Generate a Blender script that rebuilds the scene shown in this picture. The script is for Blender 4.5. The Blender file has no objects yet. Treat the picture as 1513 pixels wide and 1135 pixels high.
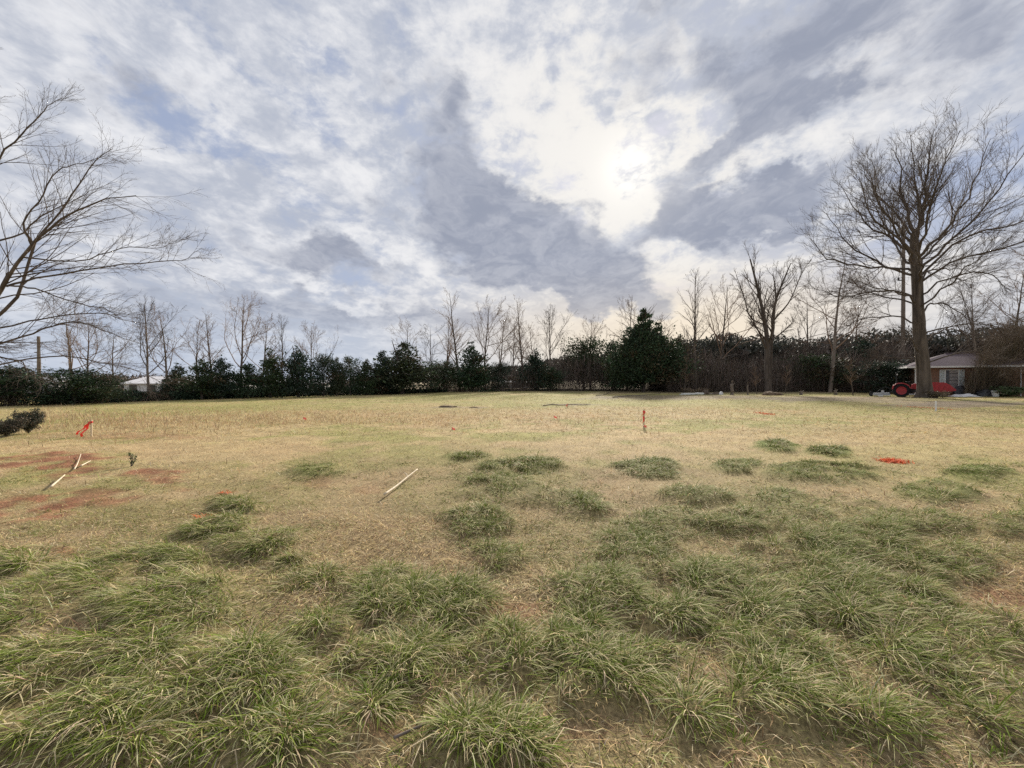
import bpy, bmesh, math, random
import numpy as np
from mathutils import Vector, Matrix, Quaternion

scene = bpy.context.scene
R = math.radians
EYE = 1.6            # eye height of the photographer, metres
FOC = 640.0          # focal length in units of the 1513-unit picture width

# ------------------------------------------------------------------ camera
cam_data = bpy.data.cameras.new('camera')
cam = bpy.data.objects.new('camera', cam_data)
scene.collection.objects.link(cam)
cam.location = (0, 0, EYE)
cam.rotation_euler = (R(89.52), 0, 0)
cam_data.sensor_width = 36.0
cam_data.lens = 36.0 * FOC / 1513.0
cam_data.clip_start = 0.05
cam_data.clip_end = 5000
scene.camera = cam

# ------------------------------------------------------------------ sky
SUN_AZ, SUN_EL = R(15.2), R(25.2)
SUN_DIR = (math.sin(SUN_AZ) * math.cos(SUN_EL), math.cos(SUN_AZ) * math.cos(SUN_EL), math.sin(SUN_EL))
world = bpy.data.worlds.new('World')
scene.world = world
world.use_nodes = True


class NT:
    """small helper to write node trees"""
    def __init__(self, tree):
        self.t = tree
        tree.nodes.clear()

    def node(self, kind, **kw):
        n = self.t.nodes.new(kind)
        for k, v in kw.items():
            setattr(n, k, v)
        return n

    def link(self, a, b):
        self.t.links.new(a, b)

    def put(self, sock, v):
        if hasattr(v, 'is_output'):
            self.link(v, sock)
        else:
            sock.default_value = v

    def math(self, op, a, b=0.0, c=None, clamp=False):
        n = self.node('ShaderNodeMath', operation=op, use_clamp=clamp)
        self.put(n.inputs[0], a)
        self.put(n.inputs[1], b)
        if c is not None:
            self.put(n.inputs[2], c)
        return n.outputs[0]

    def vmath(self, op, a, b=None, scale=None):
        n = self.node('ShaderNodeVectorMath', operation=op)
        self.put(n.inputs[0], a)
        if b is not None:
            self.put(n.inputs[1], b)
        if scale is not None:
            self.put(n.inputs['Scale'], scale)
        return n.outputs['Value'] if op in ('DOT_PRODUCT', 'LENGTH') else n.outputs['Vector']

    def noise(self, vec, scale, detail=5.0, rough=0.55, dist=0.0, color=False):
        n = self.node('ShaderNodeTexNoise')
        self.put(n.inputs['Vector'], vec)
        n.inputs['Scale'].default_value = scale
        n.inputs['Detail'].default_value = detail
        n.inputs['Roughness'].default_value = rough
        n.inputs['Distortion'].default_value = dist
        return n.outputs['Color'] if color else n.outputs['Fac']

    def step(self, v, lo, hi, a=0.0, b=1.0, smooth=True):
        n = self.node('ShaderNodeMapRange', interpolation_type='SMOOTHSTEP' if smooth else 'LINEAR')
        self.put(n.inputs['Value'], v)
        n.inputs['From Min'].default_value = lo
        n.inputs['From Max'].default_value = hi
        n.inputs['To Min'].default_value = a
        n.inputs['To Max'].default_value = b
        return n.outputs['Result']

    def mix(self, f, a, b, mode='MIX'):
        n = self.node('ShaderNodeMix', data_type='RGBA', blend_type=mode)
        self.put(n.inputs[0], f)
        for s, v in ((n.inputs[6], a), (n.inputs[7], b)):
            if hasattr(v, 'is_output'):
                self.link(v, s)
            else:
                s.default_value = (*v[:3], 1.0)
        return n.outputs[2]

    def mapping(self, vec, loc=(0, 0, 0), rot=(0, 0, 0), scale=(1, 1, 1), kind='POINT'):
        n = self.node('ShaderNodeMapping', vector_type=kind)
        self.put(n.inputs['Vector'], vec)
        n.inputs['Location'].default_value = loc
        n.inputs['Rotation'].default_value = rot
        n.inputs['Scale'].default_value = scale
        return n.outputs['Vector']


def build_sky():
    g = NT(world.node_tree)
    d = g.node('ShaderNodeTexCoord').outputs['Generated']
    sep = g.node('ShaderNodeSeparateXYZ')
    g.link(d, sep.inputs[0])
    dx, dy, dz = sep.outputs
    up = g.math('MAXIMUM', dz, 0.0)
    den = g.math('ADD', up, 0.16)
    comb = g.node('ShaderNodeCombineXYZ')
    g.link(g.math('DIVIDE', dx, den), comb.inputs[0])
    g.link(g.math('DIVIDE', dy, den), comb.inputs[1])
    plane = comb.outputs[0]                                   # the cloud deck, seen from below
    # cloud streets run towards azimuth 13 degrees
    st = g.mapping(plane, rot=(0, 0, R(13)), scale=(1.0, 0.72, 1.0))
    st2 = g.mapping(plane, rot=(0, 0, R(20)), scale=(1.0, 0.8, 1.0), loc=(3.1, 1.7, 0))
    warp = g.vmath('SCALE', g.vmath('SUBTRACT', g.noise(st, 2.2, 4, 0.6, color=True), (0.5, 0.5, 0.5)), scale=0.55)
    stw = g.vmath('ADD', st, warp)
    n_big = g.noise(stw, 0.9, 6, 0.55)
    n_mid = g.noise(g.vmath('ADD', st2, warp), 2.6, 7, 0.6)
    n_fine = g.noise(stw, 6.5, 6, 0.62)
    n_puff = g.noise(g.vmath('ADD', g.mapping(d, scale=(1, 1, 1.7)), g.vmath('SCALE', warp, scale=0.12)), 13.0, 8, 0.62)

    # azimuth / elevation of the direction, degrees
    az = g.math('MULTIPLY', g.math('ARCTAN2', dx, dy), 57.2958)
    el = g.math('MULTIPLY', g.math('ARCSINE', dz), 57.2958)
    ae = g.node('ShaderNodeCombineXYZ')
    g.link(az, ae.inputs[0])
    g.link(el, ae.inputs[1])
    edge = g.vmath('SCALE', g.vmath('SUBTRACT', g.noise(g.mapping(d, scale=(1, 1, 1.5)), 5.5, 8, 0.58, color=True), (0.5, 0.5, 0.5)), scale=17.0)
    sky_pos = g.vmath('MULTIPLY', g.vmath('ADD', ae.outputs[0], edge), (1, 1, 0))

    def banks(lst):
        tot = None
        for a, e, ra, re, rot, w in lst:
            m = g.mapping(sky_pos, loc=(a, e, 0), rot=(0, 0, R(rot)), scale=(ra, re, 1), kind='TEXTURE')
            gr = g.node('ShaderNodeTexGradient', gradient_type='SPHERICAL')
            g.link(m, gr.inputs[0])
            v = g.math('MULTIPLY', g.step(gr.outputs['Fac'], 0.0, 0.75), w)
            tot = v if tot is None else g.math('ADD', tot, v)
        return tot

    # azimuth, elevation, half width, half height, tilt, weight : low grey cloud banks
    dark = banks([
        (3, 17.5, 21, 9.5, -10, 1.0), (11, 12.5, 15, 4.5, -8, .8), (-7, 24, 13, 7, -40, .75), (-5, 31, 8, 5, -20, .4),
        (26, 19.5, 13, 5.0, 5, 1.0), (34, 20, 10, 4, 12, .6), (22.5, 24, 9, 3.5, 25, .45),
        (32, 33, 20, 8, 20, .7), (18, 38, 14, 7, 35, .5), (43, 30, 14, 7, 20, .5), (28, 26.5, 14, 3.5, 22, .35),
        (-25, 14, 17, 3.6, -9, .65), (-33, 8.0, 22, 4.5, -2, .55), (-12, 7.5, 18, 4, 0, .65), (-45, 30, 13, 6, -25, .3), (-9, 34, 9, 4, -20, .25),
        (-15, 21, 7, 2.5, -25, .35), (62, 28, 22, 11, 10, .6), (-75, 26, 24, 10, -10, .5), (95, 40, 35, 14, 0, .5),
        (-120, 35, 40, 14, 10, .6), (160, 30, 45, 12, 0, .55), (0, 66, 60, 10, 10, .4)])
    gaps = banks([(-34, 25, 13, 3, -28, .8), (-27, 30, 11, 3.0, -20, .7), (-22, 33, 10, 3.0, -15, .6), (-40, 26, 9, 4, -30, .7), (-37, 34, 8, 3, -20, .5),
                  (48, 17, 12, 7, 10, .7), (-95, 35, 25, 8, 0, .7), (120, 45, 25, 10, 0, .7), (-160, 50, 25, 8, 0, .7)])
    lights = banks([(14, 24.5, 15, 9, 25, 1.0), (4, 29, 15, 10, -20, .6), (-16, 16, 12, 2.6, -14, .55), (-20, 9.8, 16, 1.5, -7, .6), (30, 22.8, 13, 2.0, 16, .5),
                    (16, 11, 12, 5, 0, .55), (28, 13, 14, 3, 0, .4), (40, 28, 8, 2.5, 30, .25)])

    # sun veiled by the cloud: scattered light round its direction
    cs = g.math('MAXIMUM', g.vmath('DOT_PRODUCT', d, SUN_DIR), 0.0)
    glow1 = g.math('POWER', cs, 14.0)
    glow2 = g.math('POWER', cs, 160.0)
    glow3 = g.math('POWER', cs, 900.0)

    sky = g.node('ShaderNodeTexSky', sky_type='NISHITA')
    sky.sun_disc = False
    sky.sun_elevation = SUN_EL
    sky.sun_rotation = SUN_AZ
    sky.altitude = 100
    sky.air_density = 1.0
    sky.dust_density = 1.5
    blue = g.mix(0.82, sky.outputs[0], (3.7, 4.3, 5.9))

    cover = g.math('ADD', g.math('MULTIPLY', n_big, 0.9), g.math('MULTIPLY', n_mid, 0.75))
    cover = g.math('SUBTRACT', cover, g.math('MULTIPLY', gaps, 0.36))
    cover = g.step(g.math('ADD', cover, g.math('MULTIPLY', g.math('SUBTRACT', n_puff, 0.5), 1.0)), 0.40, 0.80)
    # light sheet: grey-white folds
    fold = g.math('ADD', g.math('MULTIPLY', n_mid, 0.6), g.math('MULTIPLY', n_fine, 0.5))
    fold = g.math('ADD', fold, g.math('MULTIPLY', n_puff, 0.8))
    fold = g.math('ADD', fold, g.math('MULTIPLY', lights, 0.16))
    fold = g.step(fold, 0.80, 1.20)
    sheet = g.mix(fold, (4.7, 5.05, 5.9), (8.2, 8.25, 8.5))
    warmth = g.math('MULTIPLY', glow1, g.step(fold, 0.0, 1.0, 0.6, 1.0))
    sheet = g.mix(g.math('MULTIPLY', warmth, g.step(fold, 0.1, 0.9, 0.12, 0.8), clamp=True), sheet, (8.9, 8.55, 7.95))
    col = g.mix(cover, blue, sheet)
    # grey banks
    n_dir = g.noise(g.mapping(d, scale=(1, 1, 1.8)), 7.0, 8, 0.6)
    dm = g.math('ADD', g.math('MULTIPLY', dark, 0.85), g.math('MULTIPLY', g.math('SUBTRACT', n_dir, 0.5), 1.15))
    dm = g.math('ADD', dm, g.math('MULTIPLY', g.math('SUBTRACT', n_mid, 0.5), 0.9))
    dm = g.math('ADD', dm, g.math('MULTIPLY', g.math('SUBTRACT', n_puff, 0.5), 1.1))
    dm = g.math('SUBTRACT', dm, g.math('MULTIPLY', lights, 0.18))
    dm = g.step(dm, 0.20, 0.72, 0.0, 0.95)
    bank_col = g.mix(g.step(n_fine, 0.35, 0.7), (3.0, 3.3, 4.15), (4.3, 4.55, 5.3))
    bank_col = g.mix(g.math('MULTIPLY', glow2, 0.5, clamp=True), bank_col, (7.5, 7.4, 7.4))
    col = g.mix(dm, col, bank_col)
    # warm light low under the sun
    low = g.math('MULTIPLY', g.step(el, 17.0, 3.0), g.math('POWER', g.math('MAXIMUM', g.vmath('DOT_PRODUCT', d, (math.sin(R(22)), math.cos(R(22)), 0.1)), 0.0), 12.0))
    low = g.math('MULTIPLY', low, g.math('SUBTRACT', 1.0, g.math('MULTIPLY', dm, 0.75)))
    col = g.mix(g.math('MULTIPLY', low, 1.0), col, (9.6, 8.2, 6.2))
    # the veiled sun itself
    thin = g.math('SUBTRACT', 1.0, g.math('MULTIPLY', dm, 0.8))
    hot = g.math('ADD', g.math('MULTIPLY', glow2, 0.6), g.math('MULTIPLY', glow3, 2.0))
    hot = g.math('MULTIPLY', g.math('MULTIPLY', hot, thin), g.step(fold, 0.2, 0.95, 0.05, 1.0))
    hotc = g.vmath('SCALE', (1.0, 0.97, 0.88), scale=hot)
    col = g.mix(1.0, col, hotc, 'ADD')
    # pale air near the horizon, plain ground colour far below it
    col = g.mix(g.step(el, 12.0, 0.0, 0.0, 0.72), col, g.mix(g.math('MULTIPLY', glow1, 3.0, clamp=True), (5.0, 5.7, 6.9), (8.2, 7.4, 6.4)))
    bg = g.node('ShaderNodeBackground')
    g.link(col, bg.inputs['Color'])
    bg.inputs['Strength'].default_value = 0.073
    out = g.node('ShaderNodeOutputWorld')
    g.link(bg.outputs[0], out.inputs['Surface'])


build_sky()
world.cycles.sampling_method = 'MANUAL'
world.cycles.sample_map_resolution = 1024

# ------------------------------------------------------------------ sun, veiled by thin cloud
sun_data = bpy.data.lights.new('sun', 'SUN')
sun = bpy.data.objects.new('sun', sun_data)
scene.collection.objects.link(sun)
sun_data.energy = 5.0
sun_data.angle = R(6)
sun_data.color = (1.0, 0.93, 0.82)
sun.rotation_euler = Vector(SUN_DIR).to_track_quat('Z', 'Y').to_euler()

scene.view_settings.view_transform = 'Standard'
scene.view_settings.look = 'None'
scene.view_settings.exposure = 0.52
scene.view_settings.gamma = 1.0
scene.view_settings.use_curve_mapping = False
scene.cycles.max_bounces = 6
scene.cycles.transparent_max_bounces = 8
scene.cycles.use_denoising = False

# ------------------------------------------------------------------ helpers
rng = np.random.default_rng(7)
random.seed(7)
COL = scene.collection


def hash2(ix, iy, seed):
    h = (ix.astype(np.int64) * 374761393 + iy.astype(np.int64) * 668265263 + seed * 1442695041) & 0xFFFFFFFF
    h = ((h ^ (h >> 13)) * 1274126177) & 0xFFFFFFFF
    h = ((h ^ (h >> 16)) * 2246822519) & 0xFFFFFFFF
    return ((h ^ (h >> 15)) & 0xFFFFFF) / float(0xFFFFFF)


def vnoise(x, y, seed=0):
    ix, iy = np.floor(x), np.floor(y)
    fx, fy = x - ix, y - iy
    fx = fx * fx * (3 - 2 * fx)
    fy = fy * fy * (3 - 2 * fy)
    a, b = hash2(ix, iy, seed), hash2(ix + 1, iy, seed)
    c, d = hash2(ix, iy + 1, seed), hash2(ix + 1, iy + 1, seed)
    return (a * (1 - fx) + b * fx) * (1 - fy) + (c * (1 - fx) + d * fx) * fy


def fbm(x, y, oct=4, seed=0, gain=0.5):
    v, a, t = 0, 1.0, 0
    for o in range(oct):
        v = v + a * vnoise(x * 2 ** o + 17.3 * o, y * 2 ** o - 9.1 * o, seed + o)
        t += a
        a *= gain
    return v / t


def sstep(v, lo, hi):
    t = np.clip((v - lo) / (hi - lo), 0, 1)
    return t * t * (3 - 2 * t)


def terrain(x, y):
    """gentle field: falls a little to the left, rises a little far ahead"""
    x = np.asarray(x, float)
    y = np.asarray(y, float)
    r = np.hypot(x, y)
    z = -0.17 * sstep(-x, 4, 34) + 0.14 * sstep(y, 25, 62) * sstep(x, -22, 5)
    z = z + (fbm(x * 0.11, y * 0.11, 3, 5) - 0.5) * 0.16 * sstep(r, 6, 22)
    z = z + (fbm(x * 1.1, y * 1.1, 3, 11) - 0.5) * 0.07 * (1 - 0.5 * sstep(r, 14, 40))
    return z


def tz(x, y):
    return float(terrain(x, y))


def gxy(px, py):
    """spot on level ground seen under picture units px, py (1513 wide)"""
    y = EYE * FOC / (py - 562.0)
    return ((px - 756.0) * y / FOC, y)


def ax(px, depth):
    return (px - 756.0) * depth / FOC


def hgt(py, depth):
    """height above datum of something at picture height py and that depth"""
    return EYE + (562.0 - py) * depth / FOC


# ---- materials
MATS = {}


def mat(name, color, rough=0.8, spec=0.25, var=0.0, scale=8.0, bump=0.0, metal=0.0, attr=None, trans=0.0, stretch=(1, 1, 1), second=None):
    if name in MATS:
        return MATS[name]
    m = bpy.data.materials.new(name)
    m.use_nodes = True
    g = NT(m.node_tree)
    p = g.node('ShaderNodeBsdfPrincipled')
    out = g.node('ShaderNodeOutputMaterial')
    p.inputs['Roughness'].default_value = rough
    p.inputs['Specular IOR Level'].default_value = spec
    p.inputs['Metallic'].default_value = metal
    tc = g.node('ShaderNodeTexCoord').outputs['Object']
    base = None
    if attr:
        base = g.node('ShaderNodeAttribute', attribute_name=attr).outputs['Color']
    if var > 0 or bump > 0:
        n = g.noise(g.mapping(tc, scale=stretch), scale, 6, 0.62)
        if base is None:
            lo = [c * (1 - var) for c in color]
            hi = [min(1, c * (1 + var)) for c in (second or color)]
            base = g.mix(g.step(n, 0.28, 0.72), lo, hi)
        elif var > 0:
            f = g.step(n, 0.25, 0.75, 1 - var, 1 + var)
            base = g.vmath('SCALE', base, scale=f)
        if bump > 0:
            b = g.node('ShaderNodeBump')
            b.inputs['Strength'].default_value = 0.8
            b.inputs['Distance'].default_value = bump
            g.link(n, b.inputs['Height'])
            g.link(b.outputs[0], p.inputs['Normal'])
    if base is None:
        p.inputs['Base Color'].default_value = (*color, 1)
    else:
        g.link(base, p.inputs['Base Color'])
    if trans > 0:
        t = g.node('ShaderNodeBsdfTranslucent')
        if base is None:
            t.inputs['Color'].default_value = (*color, 1)
        else:
            g.link(base, t.inputs['Color'])
        mx = g.node('ShaderNodeMixShader')
        mx.inputs[0].default_value = trans
        g.link(p.outputs[0], mx.inputs[1])
        g.link(t.outputs[0], mx.inputs[2])
        g.link(mx.outputs[0], out.inputs[0])
    else:
        g.link(p.outputs[0], out.inputs[0])
    MATS[name] = m
    return m


def raw_mesh(name, verts, faces_flat, loop_starts, cols=None, material=None, smooth=False, mat_idx=None):
    """fast mesh from numpy arrays"""
    me = bpy.data.meshes.new(name)
    nv, nl, nf = len(verts), len(faces_flat), len(loop_starts)
    me.vertices.add(nv)
    me.loops.add(nl)
    me.polygons.add(nf)
    me.vertices.foreach_set('co', np.asarray(verts, np.float32).ravel())
    me.loops.foreach_set('vertex_index', np.asarray(faces_flat, np.int32))
    me.polygons.foreach_set('loop_start', np.asarray(loop_starts, np.int32))
    if smooth:
        me.polygons.foreach_set('use_smooth', np.ones(nf, bool))
    if cols is not None:
        a = me.color_attributes.new('Col', 'FLOAT_COLOR', 'POINT')
        c = np.ones((nv, 4), np.float32)
        c[:, :3] = cols
        a.data.foreach_set('color', c.ravel())
    me.update(calc_edges=True)
    if material:
        me.materials.append(material)
    return me


def link(name, data, parent=None, loc=None):
    o = bpy.data.objects.new(name, data)
    COL.objects.link(o)
    if parent:
        o.parent = parent
    if loc is not None:
        o.location = loc
    return o


def tag(o, label=None, cat=None, group=None, kind=None):
    if label:
        o['label'] = label
    if cat:
        o['category'] = cat
    if group:
        o['group'] = group
    if kind:
        o['kind'] = kind
    return o


def thing(name, label, cat, loc=(0, 0, 0), rz=0.0, group=None):
    o = link(name, None, loc=loc)
    o.rotation_euler = (0, 0, rz)
    return tag(o, label, cat, group)


class MB:
    """collects shapes, builds ONE mesh object"""
    def __init__(self):
        self.bm = bmesh.new()

    def box(self, c, s, rot=None, bevel=0.0):
        r = bmesh.ops.create_cube(self.bm, size=1.0)
        vs = r['verts']
        for v in vs:
            v.co = Vector((v.co.x * s[0], v.co.y * s[1], v.co.z * s[2]))
        if bevel:
            es = list({e for v in vs for e in v.link_edges})
            rb = bmesh.ops.bevel(self.bm, geom=es, offset=bevel, segments=2, affect='EDGES')
            vs = list({v for f in rb['faces'] for v in f.verts} | {v for v in vs if v.is_valid})
        M = Matrix.Translation(c) @ (rot.to_matrix().to_4x4() if rot is not None else Matrix())
        for v in vs:
            v.co = M @ v.co
        return self

    def poly(self, pts):
        self.bm.faces.new([self.bm.verts.new(p) for p in pts])
        return self

    def prism(self, pts2, y0, y1, plane='xz'):
        """outline in x,z (or x,y) given thickness"""
        def P(a, b, t):
            return (a, t, b) if plane == 'xz' else (a, b, t)
        A = [self.bm.verts.new(P(a, b, y0)) for a, b in pts2]
        B = [self.bm.verts.new(P(a, b, y1)) for a, b in pts2]
        self.bm.faces.new(A)
        self.bm.faces.new(B[::-1])
        n = len(A)
        for i in range(n):
            self.bm.faces.new((A[i], B[i], B[(i + 1) % n], A[(i + 1) % n]))
        return self

    def tube(self, pts, rad, seg=8, cap=True):
        pts = [Vector(p) for p in pts]
        if not hasattr(rad, '__len__'):
            rad = [rad] * len(pts)
        rings = []
        for i, p in enumerate(pts):
            t = (pts[min(i + 1, len(pts) - 1)] - pts[max(i - 1, 0)]).normalized()
            a = t.cross(Vector((0, 0, 1)))
            if a.length < 1e-3:
                a = Vector((1, 0, 0))
            a.normalize()
            b = t.cross(a)
            rings.append([self.bm.verts.new(p + (a * math.cos(k * 2 * math.pi / seg) + b * math.sin(k * 2 * math.pi / seg)) * rad[i]) for k in range(seg)])
        for r0, r1 in zip(rings, rings[1:]):
            for k in range(seg):
                self.bm.faces.new((r0[k], r0[(k + 1) % seg], r1[(k + 1) % seg], r1[k]))
        if cap:
            self.bm.faces.new(rings[0][::-1])
            self.bm.faces.new(rings[-1])
        return self

    def lathe(self, prof, axis='z', c=(0, 0, 0), seg=20):
        rings = []
        for r, h in prof:
            ring = []
            for k in range(seg):
                a = 2 * math.pi * k / seg
                u, v = r * math.cos(a), r * math.sin(a)
                p = {'z': (u, v, h), 'y': (u, h, v), 'x': (h, u, v)}[axis]
                ring.append(self.bm.verts.new(Vector(p) + Vector(c)))
            rings.append(ring)
        for r0, r1 in zip(rings, rings[1:]):
            for k in range(seg):
                self.bm.faces.new((r0[k], r0[(k + 1) % seg], r1[(k + 1) % seg], r1[k]))
        self.bm.faces.new(rings[0][::-1])
        self.bm.faces.new(rings[-1])
        return self

    def build(self, name, material, parent=None, loc=None, smooth=False, rough=0.0):
        if rough:
            for v in self.bm.verts:
                v.co += Vector((random.uniform(-1, 1), random.uniform(-1, 1), random.uniform(-1, 1))) * rough
        bmesh.ops.recalc_face_normals(self.bm, faces=self.bm.faces)
        me = bpy.data.meshes.new(name)
        self.bm.to_mesh(me)
        self.bm.free()
        me.materials.append(material)
        if smooth:
            for p in me.polygons:
                p.use_smooth = True
        return link(name, me, parent, loc)


# ------------------------------------------------------------------ what grows where on the field
# patches of thick green grass: picture spot and half sizes (turned into ground ellipses)
GREEN = [(580, 885, 75, 42), (680, 900, 45, 32), (640, 1000, 95, 48), (545, 990, 70, 48), (740, 985, 55, 45), (340, 1010, 110, 55),
         (130, 885, 140, 62), (60, 1005, 100, 55), (430, 855, 60, 36), (200, 965, 150, 50), (120, 1090, 120, 48), (400, 1105, 120, 40),
         (720, 1110, 90, 32), (705, 775, 50, 26), (740, 822, 42, 24), (858, 748, 42, 20), (950, 815, 72, 38), (900, 882, 68, 36), (1000, 920, 45, 24),
         (855, 965, 45, 38), (930, 1005, 62, 45), (1050, 870, 42, 36), (1150, 910, 55, 45), (1000, 770, 55, 24), (1180, 985, 95, 50), (1170, 1070, 110, 60),
         (1310, 1075, 110, 60), (1390, 990, 120, 62), (1320, 900, 95, 52), (1400, 835, 70, 26), (1280, 805, 95, 36), (1190, 755, 100, 28), (1090, 690, 34, 12),
         (955, 695, 50, 14), (770, 691, 52, 12), (690, 676, 27, 8), (1222, 669, 30, 7), (1150, 660, 30, 8), (1390, 732, 60, 14), (1500, 760, 40, 22),
         (1460, 950, 70, 50), (1490, 1050, 70, 70), (340, 748, 42, 12), (320, 782, 55, 20), (230, 835, 85, 26), (360, 815, 90, 26), (20, 830, 40, 18),
         (1090, 770, 70, 22), (460, 700, 40, 12), (395, 795, 40, 16), (1040, 735, 60, 16), (1210, 700, 90, 14), (1340, 770, 90, 18), (1120, 830, 60, 26),
         (280, 900, 60, 30), (480, 935, 50, 26), (1230, 860, 70, 34), (1450, 700, 60, 10), (740, 725, 60, 26), (255, 1040, 70, 40), (500, 1050, 80, 42), (870, 1040, 50, 36), (1040, 1030, 50, 50), (985, 985, 40, 30), (30, 920, 60, 40), (610, 935, 50, 25), (820, 875, 40, 22), (980, 850, 40, 20), (1090, 950, 45, 30)]
LAWN = [(720, 715, 90, 40, .8), (1150, 600, 300, 12, .35), (900, 592, 250, 8, .45), (1400, 680, 160, 30, .35), (300, 600, 260, 9, .3), (620, 690, 200, 50, .3), (1250, 760, 260, 100, .4), (440, 740, 160, 40, .25)]
DRY = [(520, 820, 90, 40), (840, 1080, 130, 40), (1100, 1110, 60, 60), (450, 880, 40, 30), (800, 920, 60, 30), (1490, 870, 60, 45), (680, 840, 60, 18), (1240, 730, 80, 12),
       (450, 620, 330, 16), (900, 612, 300, 12), (250, 630, 150, 14), (1330, 640, 200, 14), (560, 780, 80, 20), (300, 1075, 70, 20), (260, 700, 120, 20), (1000, 870, 40, 20), (120, 940, 70, 14), (1060, 1000, 40, 60), (780, 890, 60, 50), (1450, 755, 60, 14)]
CLAY = [(70, 688, 110, 18, 1.), (30, 750, 75, 26, 1.), (215, 708, 60, 15, .95), (120, 735, 90, 14, .75), (310, 762, 20, 6, .8), (330, 731, 16, 4, .7), (400, 803, 16, 6, .8), (760, 905, 55, 20, .6), (470, 712, 25, 8, .4), (1490, 900, 50, 30, .6),
        (90, 815, 25, 8, .7), (850, 1090, 50, 14, .4), (560, 1090, 40, 14, .35), (200, 645, 110, 6, .5), (540, 720, 20, 8, .35)]
LITTER = [(1000, 588, 170, 3.5, .8), (1230, 590, 160, 4, .8), (1430, 597, 120, 5, .9), (660, 602, 24, 2.0, .8), (700, 603, 20, 1.2, .7), (840, 598, 40, 1.5, .8), (1100, 580, 300, 3, .7), (1330, 593, 60, 3, .6)]


def ellipses(lst):
    out = []
    for e in lst:
        px, py, rx, ry = e[:4]
        w = e[4] if len(e) > 4 else 1.0
        x, y = gxy(px, py)
        y0 = EYE * FOC / (py + ry - 562.0)
        y1 = EYE * FOC / (max(py - ry, 568.5) - 562.0)
        out.append((x, (y0 + y1) / 2, rx * y / FOC, (y1 - y0) / 2, w, x / y))
    return out


E_GREEN, E_LAWN, E_DRY, E_CLAY, E_LITTER = map(ellipses, ([(a, b, c * 1.12, d * 1.12) for a, b, c, d in GREEN], LAWN, DRY, CLAY, LITTER))


def field(lst, x, y, wob=0.35, seed=3):
    """soft membership 0..1 in a list of ground ellipses with uneven outlines"""
    f = np.zeros_like(x)
    wo = (fbm(x * 2.1, y * 2.1, 4, seed) - 0.5) * 2 * wob + (fbm(x * 0.5, y * 0.5, 3, seed + 9) - 0.5) * wob
    for cx, cy, rx, ry, w, sk in lst:
        m = (np.abs(y - cy) < ry * 1.9)
        if not m.any():
            continue
        yy = y[m] - cy
        xx = x[m] - (cx + sk * yy)
        d = np.sqrt((xx / rx) ** 2 + (yy / ry) ** 2)
        f[m] = np.maximum(f[m], w * (1 - sstep(d + wo[m], 0.62, 1.12)))
    return f


def cover(x, y):
    """shares of green tussock, low green lawn, clay and litter at ground points"""
    r = np.hypot(x, y)
    g = field(E_GREEN, x, y, 0.55, 3)
    n1 = fbm(x * 1.3, y * 1.0, 4, 31)
    n2 = fbm(x * 0.35, y * 0.28, 4, 41)
    lawn = np.maximum(field(E_LAWN, x, y, 0.6, 13), 0.95 * sstep(n2 * 0.5 + n1 * 0.5, 0.44, 0.58))
    lawn = np.clip(np.maximum(lawn, 0.55 * g) + 0.38 * sstep(r, 12, 26), 0, 1)
    dry = field(E_DRY, x, y, 0.6, 23)
    lawn = lawn * (1 - 0.7 * dry)
    g = g * (1 - 0.75 * dry) * (0.12 + 0.88 * sstep(fbm(x * 2.6, y * 2.2, 3, 171), 0.24, 0.42))
    clay = field(E_CLAY, x, y, 0.9, 33)
    clay = clay * sstep(fbm(x * 2.6, y * 2.6, 4, 77), 0.30, 0.50)
    lit = field(E_LITTER, x, y, 0.6, 43)
    beyond = sstep(y - (44 + 14 * sstep(x, -30, 0)), 0, 6)
    lit = np.maximum(lit, beyond * 0.75)
    return g, lawn, dry, clay, lit


C_STRAW = np.array((0.53, 0.40, 0.205))
C_GREEN = np.array((0.098, 0.148, 0.017))
C_LAWN = np.array((0.29, 0.29, 0.085))
C_SOIL = np.array((0.17, 0.115, 0.075))
C_CLAY = np.array((0.26, 0.12, 0.066))
C_LIT = np.array((0.19, 0.145, 0.105))
C_OCHRE = np.array((0.54, 0.38, 0.2))


def ground_colour(x, y, near_dark=True):
    g, lawn, dry, clay, lit = cover(x, y)
    r = np.hypot(x, y)
    n = fbm(x * 3.1, y * 3.1, 4, 55)[:, None]
    och = sstep(fbm(x * 0.22, y * 0.3, 3, 91), 0.5, 0.66)[:, None] * 0.6
    straw = C_STRAW * (1 - och) + C_OCHRE * och
    c = straw * (0.52 + 0.5 * n)  # straw dimmed: the canopy's self-shadowing is put into the sheet colour
    c = c * (1 - lawn[:, None] * 0.75) + C_LAWN * (0.6 + 0.5 * n) * lawn[:, None] * 0.75
    c = c * (1 - g[:, None] * 0.85) + C_GREEN * (0.7 + 0.6 * n) * g[:, None] * 0.85
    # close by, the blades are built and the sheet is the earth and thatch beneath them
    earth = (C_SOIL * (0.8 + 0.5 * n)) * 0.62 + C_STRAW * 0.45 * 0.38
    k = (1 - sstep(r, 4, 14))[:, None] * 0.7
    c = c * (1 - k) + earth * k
    cl = clay[:, None]
    c = c * (1 - cl) + C_CLAY * (0.25 + 1.4 * fbm(x * 7, y * 7, 3, 57)[:, None]) * cl
    l = lit[:, None]
    c = c * (1 - l) + C_LIT * (0.6 + 0.8 * n) * l
    return c


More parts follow.
